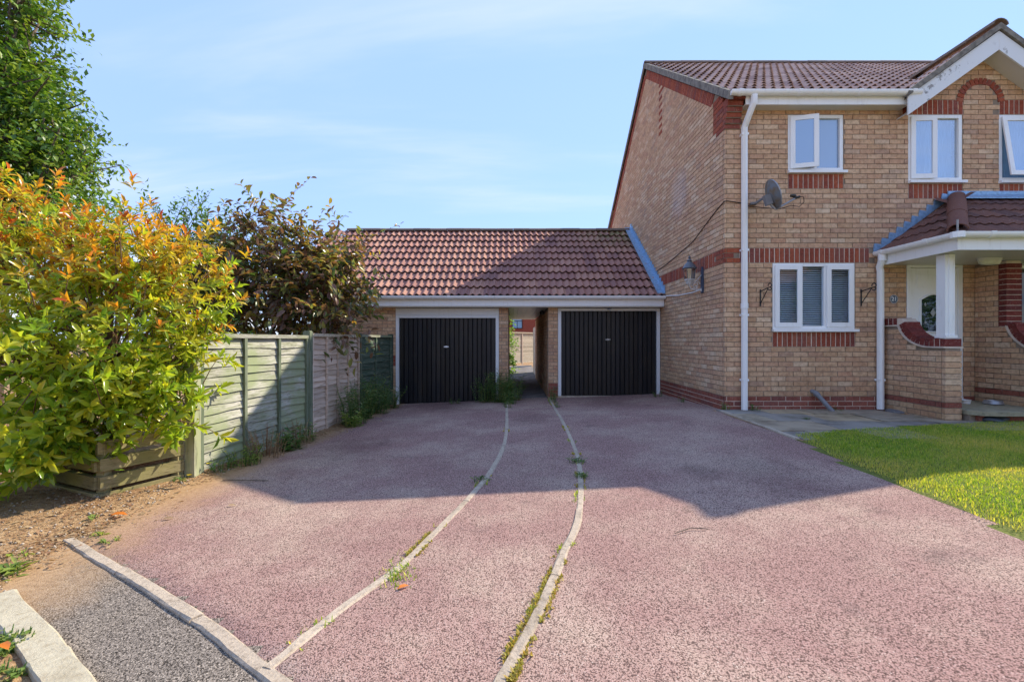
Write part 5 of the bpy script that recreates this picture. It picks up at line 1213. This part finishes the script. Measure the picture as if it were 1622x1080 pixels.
rn = np.clip(RNG.random((nc, 1))*.55+RNG.random((nc, per))*.45, 0, .999)
fl = lambda a: a.reshape(-1, a.shape[-1]) if a.ndim == 3 else a.reshape(-1)
plant_leaves(ph, fl(P), fl(D), fl(U), fl(Ln), fl(Ln)*(.31+.08*RNG.random(nc*per)), fl(rn), fl(tn), 'photinia', LEAF8, 300)
idx = RNG.choice(nc, 520, replace=False)
limbs(ph, (-3.62, 4.12, .05), PB, .04, 'stem', 'twig', 5, [(tuple(Pc[i]-Dc[i]*.28), tuple(Pc[i])) for i in idx])

plum = thing('plum_tree', (-3.7, 7.3, -.1), 'bronze leaved young plum tree leaning over the fence and garage roof', 'tree')
shoots(plum, [(-4.1, 7.3, 2.05, .80, .70, .72), (-3.25, 7.5, 1.95, .62, .55, .55), (-4.75, 7.2, 1.8, .6, .6, .65), (-3.0, 7.6, 2.35, .45, .4, .42), (-3.9, 7.3, 2.75, .42, .4, .55), (-2.95, 7.4, 1.6, .5, .4, .35)],
       640, 12, .55, .130, .50, 'plum', droop=.28, up=.45, tpl=LEAF8, base=(-4.0, 7.35, -.1), r0=.055, n_single=300, shell=.3)
Pq = [(-3.95, 7.3, 3.05, .30, .3, .45), (-2.75, 7.6, 2.75, .25, .25, .40), (-4.6, 7.2, 2.5, .25, .3, .4), (-3.3, 7.5, 2.7, .2, .2, .35)]
shoots(plum, Pq, 40, 13, .62, .115, .5, 'plum', droop=.10, up=1.3, tpl=LEAF8, base=(-4.0, 7.35, 1.6), r0=.03, shell=.2)
big = thing('broadleaf_tree', (-9.8, 9.2, -.2), 'tall green broadleaf tree rising behind the orange tipped shrub', 'tree')
shoots(big, [(-10.9, 9.2, 5.4, 1.75, 1.6, 1.6), (-10.9, 9.2, 7.3, 1.15, 1.2, 1.2), (-9.9, 9.0, 4.7, 1.05, 1.0, .75), (-9.05, 8.9, 4.45, .75, .7, .45), (-11.0, 9.4, 8.8, .9, .8, .9), (-10.6, 9.0, 3.4, 1.5, 1.2, 1.0), (-10.2, 8.8, 6.1, .8, .8, .7), (-9.9, 9.0, 7.9, .55, .6, .5), (-9.3, 9.0, 5.4, .5, .5, .35)],
       3300, 10, .66, .14, .5, 'tree', droop=.14, up=.35, tpl=LEAF4, base=(-11.1, 9.6, -.2), r0=.20, shell=.30)
hed = thing('feathery_shrub', (-6.4, 7.2, -.1), 'bright green feathery evergreen shrub behind the orange tipped leaves', 'shrub')
shoots(hed, [(-6.1, 7.0, 2.3, .75, .6, 1.0), (-6.9, 7.2, 2.6, .7, .6, 1.1), (-6.5, 7.1, 1.3, .9, .6, 1.0), (-5.3, 6.3, .9, .9, .5, .8), (-7.0, 6.6, .9, .9, .5, .9), (-4.3, 6.2, .9, .7, .4, .75), (-5.9, 6.3, 1.5, .8, .5, .6)], 2100, 10, .26, .055, .35, 'hedge', droop=.1, up=.6, tpl=LEAF2, base=(-6.4, 7.2, -.1), r0=.06, shell=.45)
spr = thing('sapling_shrub', (-5.4, 7.6, -.1), 'open green shrub with upright sprays between the tall tree and the plum', 'shrub')
shoots(spr, [(-5.55, 7.5, 2.6, .55, .45, .75), (-5.0, 7.6, 2.55, .45, .4, .62), (-4.75, 7.7, 2.2, .4, .4, .6), (-5.3, 7.5, 1.6, .7, .5, .8), (-5.2, 7.4, 2.2, .75, .5, .5)], 620, 12, .46, .085, .42, 'tree', droop=.02, up=1.1, tpl=LEAF4, base=(-5.3, 7.6, -.1), r0=.05, shell=.3)
ivy = thing('passage_shrub', (-.35, 19, -.1), 'sunlit yellow green shrub at the far end of the passage', 'shrub')
shoots(ivy, [(-.30, 18.5, 1.0, .25, .6, .75), (-.38, 18.4, 2.3, .28, .6, .6), (-.25, 18.2, .25, .25, .5, .35)], 240, 10, .30, .10, .6, 'hedge', droop=.2, up=.3, tpl=LEAF4, base=(-.3, 18.5, -.1), r0=.04)
# street tree across the road, seen only as a reflection in the panes
for i, (hx, lab) in enumerate(((-9, 'unseen pale house added across the road for bounce light, on the fence side'), (5, 'unseen pale house added across the road for bounce light, facing the passage'), (19, 'unseen pale house added across the road for bounce light, behind the street tree'))):
    oh = thing('bounce_house', (hx, -15, 0), lab, 'house', 'unseen houses added for bounce light')  # unseen house, added to bounce sunlight onto the front and fill the panes
    b = MB(); b.box(hx-5, hx+5, -24, -15, -.4, 5.0); b.build('wall', m_simple('pale_render', (.45, .38, .29), .9, .1), oh)
    b = MB(); b.prism([(hx-5.3, -14.6, 4.9), (hx-5.3, -24.4, 4.9), (hx-5.3, -19.5, 8.2)], (10.6, 0, 0)); b.build('roof', 'htile', oh)
    for wx in (-3.2, 0, 3.2):
        for wz in (.9, 3.3):
            b = MB(); b.ring(hx+wx-.7, hx+wx+.7, wz, wz+1.15, .07, -15.0, -14.93); w_ = b.build('window', 'white', oh)
            b = MB(); b.box(hx+wx-.63, hx+wx+.63, -14.985, -14.975, wz+.07, wz+1.08); b.build('pane', 'dark', w_)
stt = thing('street_tree', (18, -9.5, 0), 'leafy street tree across the road facing the house', 'tree')
shoots(stt, [(18, -9.5, 4.2, 2.4, 1.6, 2.0), (15.4, -9.8, 2.4, 1.8, 1.2, 1.6), (22.2, -9.8, 2.4, 2.2, 1.2, 1.7)], 900, 9, .8, .26, .5, 'hedge', droop=.1, base=(18, -9.5, 0), r0=.2, tpl=LEAF4)

# weeds
def weed(x, y, h, sp, n, label, mat='weed', leaf=.06, width=.3, tint=0.0, dry=False, name='weed', z=None, flowers=0, fl_mat='yellow', group='weeds growing along the driveway'):
    z = zf(x, y) if z is None else z; root = thing(name, (x, y, z), label, 'weed', group)
    b = MB(); P, D, U = [], [], []; tips = []
    for i in range(n):
        a = random.random()*6.28; r = sp*math.sqrt(random.random())*.6; p0 = Vector((x+r*math.cos(a), y+r*math.sin(a), z-.01)); hh = h*random.uniform(.45, 1.05)
        lean = Vector((math.cos(a), math.sin(a), 0))*random.uniform(.05, .45)*hh
        pts = [p0, p0+lean*.3+Vector((0, 0, hh*.55)), p0+lean+Vector((0, 0, hh))]; b.tube(pts, [.0035, .003, .0015], 4, random.random(), cap=False); tips.append(pts[-1])
        m = max(3, int(hh/.022))
        for k in range(m):
            t = (k+.4)/m; q = pts[0].lerp(pts[1], t*2) if t < .5 else pts[1].lerp(pts[2], t*2-1); aa = k*2.4+random.random()
            P.append(tuple(q)); D.append((math.cos(aa), math.sin(aa), random.uniform(.0, .7))); U.append((random.uniform(-.3, .3), random.uniform(-.3, .3), 1))
    b.build('stems', 'dry' if dry else 'weed', root, kind='stuff')
    P, D, U = map(np.array, (P, D, U)); k = len(P); Ln = leaf*(.5+.8*RNG.random(k)); plant_leaves(root, P, D.astype(float), U.astype(float), Ln, Ln*width, RNG.random(k), np.full(k, tint), 'dry' if dry else mat, LEAF4)
    for i in range(flowers):
        c = tips[i % len(tips)]; b = MB()
        for q in range(9):
            a = 2*math.pi*q/9; dv = Vector((math.cos(a), math.sin(a), .25)); sv = Vector((-math.sin(a), math.cos(a), 0)); b.add([tuple(c), tuple(c+dv*.014+sv*.006), tuple(c+dv*.024), tuple(c+dv*.014-sv*.006)], [(0, 1, 2, 3)])
        b.build('flower', fl_mat, root)
    return root
weed(-.62, 9.86, .60, .36, 30, 'bushy weed against the foot of the left garage door', leaf=.055, width=.5)
weed(-.22, 9.7, .66, .34, 46, 'tall weed clump in front of the pier between the garages', leaf=.085, width=.22)
weed(.02, 9.95, .60, .28, 34, 'tangled weeds spilling into the passage mouth', leaf=.09, width=.2)
weed(-.06, 9.2, .34, .22, 24, 'low weeds at the end of the fence side edging', leaf=.06)
weed(-.08, 8.6, .18, .14, 10, 'small weed on the edging just short of the passage', leaf=.055)
weed(-1.25, 9.75, .14, .20, 12, 'flat weed in the middle before the left garage door', leaf=.05, width=.45)
weed(.86, 9.85, .30, .12, 10, 'weed at the foot of the pier beside the right garage', leaf=.06)
weed(.83, 9.2, .16, .12, 9, 'weeds on the edging near the right garage pier', leaf=.055)
weed(.82, 8.3, .12, .1, 8, 'short weeds further out from the right garage pier', leaf=.05)
weed(.85, 12.2, .30, .2, 10, 'shaded plant against the passage wall', leaf=.07, z=-.06)
weed(-2.50, 7.2, .62, .30, 36, 'tall leafy weeds against the brown fence panel', leaf=.075, width=.26)
weed(-2.56, 7.75, .72, .28, 34, 'tallest weeds at the join of the brown and green panels', leaf=.075, width=.26)
weed(-2.52, 8.5, .74, .32, 38, 'feathery weeds against the dark green fence panel', leaf=.08, width=.22, flowers=0)
weed(-2.50, 9.3, .46, .3, 28, 'weeds in the corner between green panel and garage', leaf=.07, width=.3)
weed(-2.42, 6.95, .24, .22, 26, 'bright low weed at the edge of the tarmac by the brown panel', leaf=.06, width=.5, tint=.6)
weed(-2.68, 6.0, .24, .18, 14, 'green weed beside the dark fence post', leaf=.06, width=.45, tint=.3)
weed(-2.68, 5.5, .24, .18, 18, 'broad leaved weed below the pale fence panel', leaf=.085, width=.55)
weed(-2.78, 5.15, .36, .32, 44, 'dry brown stalks before the pale fence panel', dry=True, leaf=.035, name='dry_weed')
weed(-2.72, 5.78, .32, .26, 30, 'bleached stalks close to the dark fence post', dry=True, leaf=.03, name='dry_weed')
weed(-2.84, 4.85, .24, .24, 34, 'low reddish weed near the shrub end of the pale panel', leaf=.045, width=.5, tint=.5)
weed(-2.95, 4.62, .16, .13, 10, 'weed with one yellow flower at the pale corner post', leaf=.05, width=.4, flowers=1)
weed(-3.12, 4.30, .09, .10, 9, 'small rosette at the end of the planter with a yellow flower', leaf=.06, width=.35, flowers=1)
weed(-3.10, 3.35, .07, .06, 7, 'tiny seedling in the bare soil before the planter', leaf=.04, width=.5, tint=.3)
weed(-2.62, 2.97, .05, .07, 8, 'tiny green rosette just inside the end of the road kerb', leaf=.05, width=.3, tint=.4)
weed(-2.80, 3.10, .05, .06, 7, 'yellowish rosette beyond the tip of the road kerb', leaf=.05, width=.3, tint=.9)
weed(-2.86, 2.56, .06, .13, 16, 'flat green plantain tuft in the bare soil', leaf=.10, width=.18, tint=.35)
weed(-3.0, 2.78, .06, .07, 7, 'yellow leaved seedling at the edge of the bare soil', leaf=.05, tint=1.0)
weed(-2.13, 1.895, .07, .15, 110, 'dense green weed mat outside the pale kerb', leaf=.034, width=.55, tint=.35)
weed(-1.93, 1.70, .06, .12, 70, 'second weed mat by the pale kerb at the orange leaf', leaf=.03, width=.55, tint=.35)
weed(.63, 4.42, .07, .11, 16, 'dark weed tuft across the mossy edging', leaf=.055, width=.3)
weed(.60, 3.95, .06, .09, 13, 'second dark weed tuft on the mossy edging', leaf=.05, width=.3)
weed(-.27, 3.95, .06, .10, 12, 'thin grassy tuft on the fence side edging', leaf=.06, width=.14)
weed(3.30, 7.0, .15, .10, 9, 'weed at the foot of the house corner', leaf=.05)
weed(3.72, 6.95, .13, .1, 9, 'weed beside the foot of the main downpipe', leaf=.045, width=.5)
weed(4.92, 6.88, .10, .14, 10, 'weeds round the grey waste pipe', leaf=.05, width=.5)
weed(3.05, 9.5, .14, .16, 10, 'weeds in the corner by the right garage door', leaf=.05)
weed(3.14, 8.4, .10, .12, 8, 'small weeds along the gable wall base', leaf=.045)
weed(4.0, 6.15, .06, .1, 10, 'moss and weeds in a patio slab joint', leaf=.04, width=.5)
weed(7.3, 6.0, .12, .12, 9, 'leafy weed by the step riser', leaf=.07, width=.5)
weed(4.55, 3.72, .22, .05, 3, 'yellow flowering stalk standing up from the lawn', leaf=.05, flowers=3)
# grass tufts along the edgings and moss in the joints
def scatter_blades(name, P, hmin, hmax, mat, wid=.004, lean=.5, tint=None, rnd=None):
    n = len(P); a = RNG.random(n)*6.28; h = hmin+(hmax-hmin)*RNG.random(n); d = np.stack([np.cos(a), np.sin(a), np.zeros(n)], 1); s = np.stack([-np.sin(a), np.cos(a), np.zeros(n)], 1)
    up = np.array([0, 0, 1.]); ln = (lean*RNG.random(n)*h)[:, None]
    v = np.stack([P-s*wid, P+s*wid, P+d*ln*.35+up*(h*.6)[:, None]-s*wid*.7, P+d*ln*.35+up*(h*.6)[:, None]+s*wid*.7, P+d*ln+up*h[:, None]*.98], 1).reshape(-1, 3)
    f = np.array([(0, 1, 3), (0, 3, 2), (2, 3, 4)]); T = (f[None]+np.arange(n)[:, None, None]*5).reshape(-1, 3)
    r = RNG.random(n) if rnd is None else rnd; t = np.zeros(n) if tint is None else tint
    ob = link(name, tri_mesh(name, v, T, mat, np.repeat(r, 3), np.repeat(t, 3)), (0, 0, 0)); ob['kind'] = 'stuff'; return ob
n = 210000; x = 2.75+RNG.random(n*2)*6.6; y = .2+RNG.random(n*2)*6.1
edge = lawn_x(y)+.10*(vnoise(x, y, 5, 11)-.5); k = (x > edge) & (y < lawn_top(x)+.05*(vnoise(x, y, 6, 12)-.5)) ; inview = 811+F*x/y < 1700; k &= inview | (RNG.random(len(x)) < .45); x, y = x[k], y[k]
thin = np.clip((x-lawn_x(y))/.25, 0, 1); k = RNG.random(len(x)) < .30+.70*thin; x, y, thin = x[k], y[k], thin[k]
dryt = np.clip((vnoise(x, y, 1.3, 13)*.6+vnoise(x, y, 4.1, 14)*.4-.36)*2.1, 0, 1)*RNG.random(len(x))+(1-thin)*.6*RNG.random(len(x))
scatter_blades('grass', np.stack([x, y, zg(x, y)+.015], 1),   .012, .036, 'grass', .0019, 1.3, np.clip(dryt, 0, 1))
def along(pts, n, spread, gate, seed):
    P = np.array(smooth_pts(pts, 10)); i = RNG.integers(0, len(P)-1, n); t = RNG.random(n)[:, None]; q = P[i]*(1-t)+P[i+1]*t; d = norm(P[i+1]-P[i]); s = np.stack([-d[:, 1], d[:, 0]], 1)
    sg = np.where(RNG.random(n) < .7, 1, -1); q = q+s*(sg*(.026+np.abs(RNG.normal(size=n))*spread))[:, None]; k = vnoise(q[:, 0], q[:, 1], 2.6, seed)*.6+vnoise(q[:, 0], q[:, 1], 11, seed+7)*.4 > gate; q = q[k]
    return np.stack([q[:, 0], q[:, 1], zg(q[:, 0], q[:, 1])+.004], 1)
pm = np.concatenate([along(RE[1:], 3600, .010, .60, 21), along(LE[:8], 2600, .008, .62, 22)])
scatter_blades('edge_moss', pm, .006, .02, 'moss', .006, 1.6)
pg = np.concatenate([along(RE[2:], 1100, .014, .70, 31), along(LE[:7], 800, .012, .74, 32), np.array([(-.60+.06*a, 2.40+.10*b_, zf(-.6, 2.4)) for a, b_ in RNG.normal(size=(170, 2))*.7])])
scatter_blades('edge_grass', pg, .012, .035, 'grass', .0032, 1.2)
# leaf litter and chips under the fence and shrub
n = 5200; y = 2.6+RNG.random(n)*7.4; x = soil_edge(y)+RNG.normal(size=n)*.16-.05; k = vnoise(x, y, 3, 41) > .35; x, y = x[k], y[k]
m = 2600; x2 = -4.6+RNG.random(m)*1.75; y2 = 2.5+RNG.random(m)*1.5; x, y = np.concatenate([x, x2]), np.concatenate([y, y2]); n = len(x)
Z = np.maximum(soil_z(x, y), zg(x, y))+.006; a = RNG.random(n)*6.28; Ln = .012+.035*RNG.random(n)**2
V, T, k = leaf_arrays(np.stack([x, y, Z], 1), np.stack([np.cos(a), np.sin(a), RNG.normal(size=n)*.2], 1), np.stack([RNG.normal(size=n)*.3, RNG.normal(size=n)*.3, np.ones(n)], 1), Ln, Ln*(.25+.5*RNG.random(n)), LEAF2)
ob = link('leaf_litter', tri_mesh('leaf_litter', V, T, 'dry', np.repeat(RNG.random(n), k)), (0, 0, 0)); ob['kind'] = 'stuff'
n = 1500; y = 2.4+RNG.random(n)*2.6; x = soil_edge(y)-RNG.random(n)**1.3*1.5+.12; keep_ = y > 2.36; x, y = x[keep_], y[keep_]; n = len(x)
Z = soil_z(x, y); q = .004+.011*RNG.random(n)**2.5; O = np.array([(1, 0, 0), (-1, 0, 0), (0, 1, 0), (0, -1, 0), (0, 0, .8), (0, 0, -.5)]); FO = np.array([(0, 2, 4), (2, 1, 4), (1, 3, 4), (3, 0, 4), (2, 0, 5), (1, 2, 5), (3, 1, 5), (0, 3, 5)])
V = (O[None]*q[:, None, None]*(.7+.6*RNG.random((n, 6, 1))))+np.stack([x, y, Z+q*.3], 1)[:, None]
ob = link('pebbles', tri_mesh('pebbles', V.reshape(-1, 3), (FO[None]+np.arange(n)[:, None, None]*6).reshape(-1, 3), 'edging', np.repeat(RNG.random(n), 8)), (0, 0, 0)); ob['kind'] = 'stuff'
# grit scattered on the tarmac
def fallen(x, y, ln, ang, label, mat='orange', z=None):
    V, T, k = leaf_arrays(np.zeros((1, 3)), np.array([[math.cos(ang), math.sin(ang), .12]]), np.array([[.2, -.1, 1.]]), np.array([ln]), np.array([ln*.42]), LEAF8)
    z = max(zf(x, y), float(soil_z(np.array(x), np.array(y))) if x < -2.3 else -9)+.012 if z is None else z
    ob = link('fallen_leaf', tri_mesh('fallen_leaf', V, T, mat, np.full(len(T), random.random()), np.zeros(len(T))), (x, y, z), None, label, 'leaf', 'fallen leaves on the ground')
fallen(-3.02, 3.42, .12, .1, 'curled orange leaf lying on the soil in front of the planter')
fallen(-1.98, 1.79, .085, 2.7, 'bright orange leaf among the weeds outside the pale kerb', z=zf(-2.0, 1.8)+.075)
fallen(-.565, 2.24, .06, .6, 'pale orange leaf lying against the fence side edging')
fallen(-2.55, 3.32, .07, .3, 'pale straw coloured leaf on the dirt in front of the kerb end', 'dry')
fallen(-2.22, 3.55, .06, .2, 'dried leaf further in on the pink tarmac near the dirt', 'dry')
b = MB(); b.tube([(-2.72, 4.28, zf(-2.7, 4.28)+.012), (-2.5, 4.22, zf(-2.5, 4.2)+.02), (-2.25, 4.2, zf(-2.25, 4.2)+.012)], .005, 5); b.build('fallen_twig', 'bark', None, label='dark twig lying at the edge of the tarmac by the fence', cat='twig')
b = MB(); b.tube([(.98, 2.74, zf(.98, 2.74)+.012), (1.1, 2.80, zf(1.1, 2.8)+.016), (1.2, 2.79, zf(1.2, 2.8)+.01)], .003, 5); b.build('fallen_twig', 'bark', None, label='thin twig lying alone on the open sunlit tarmac', cat='twig')
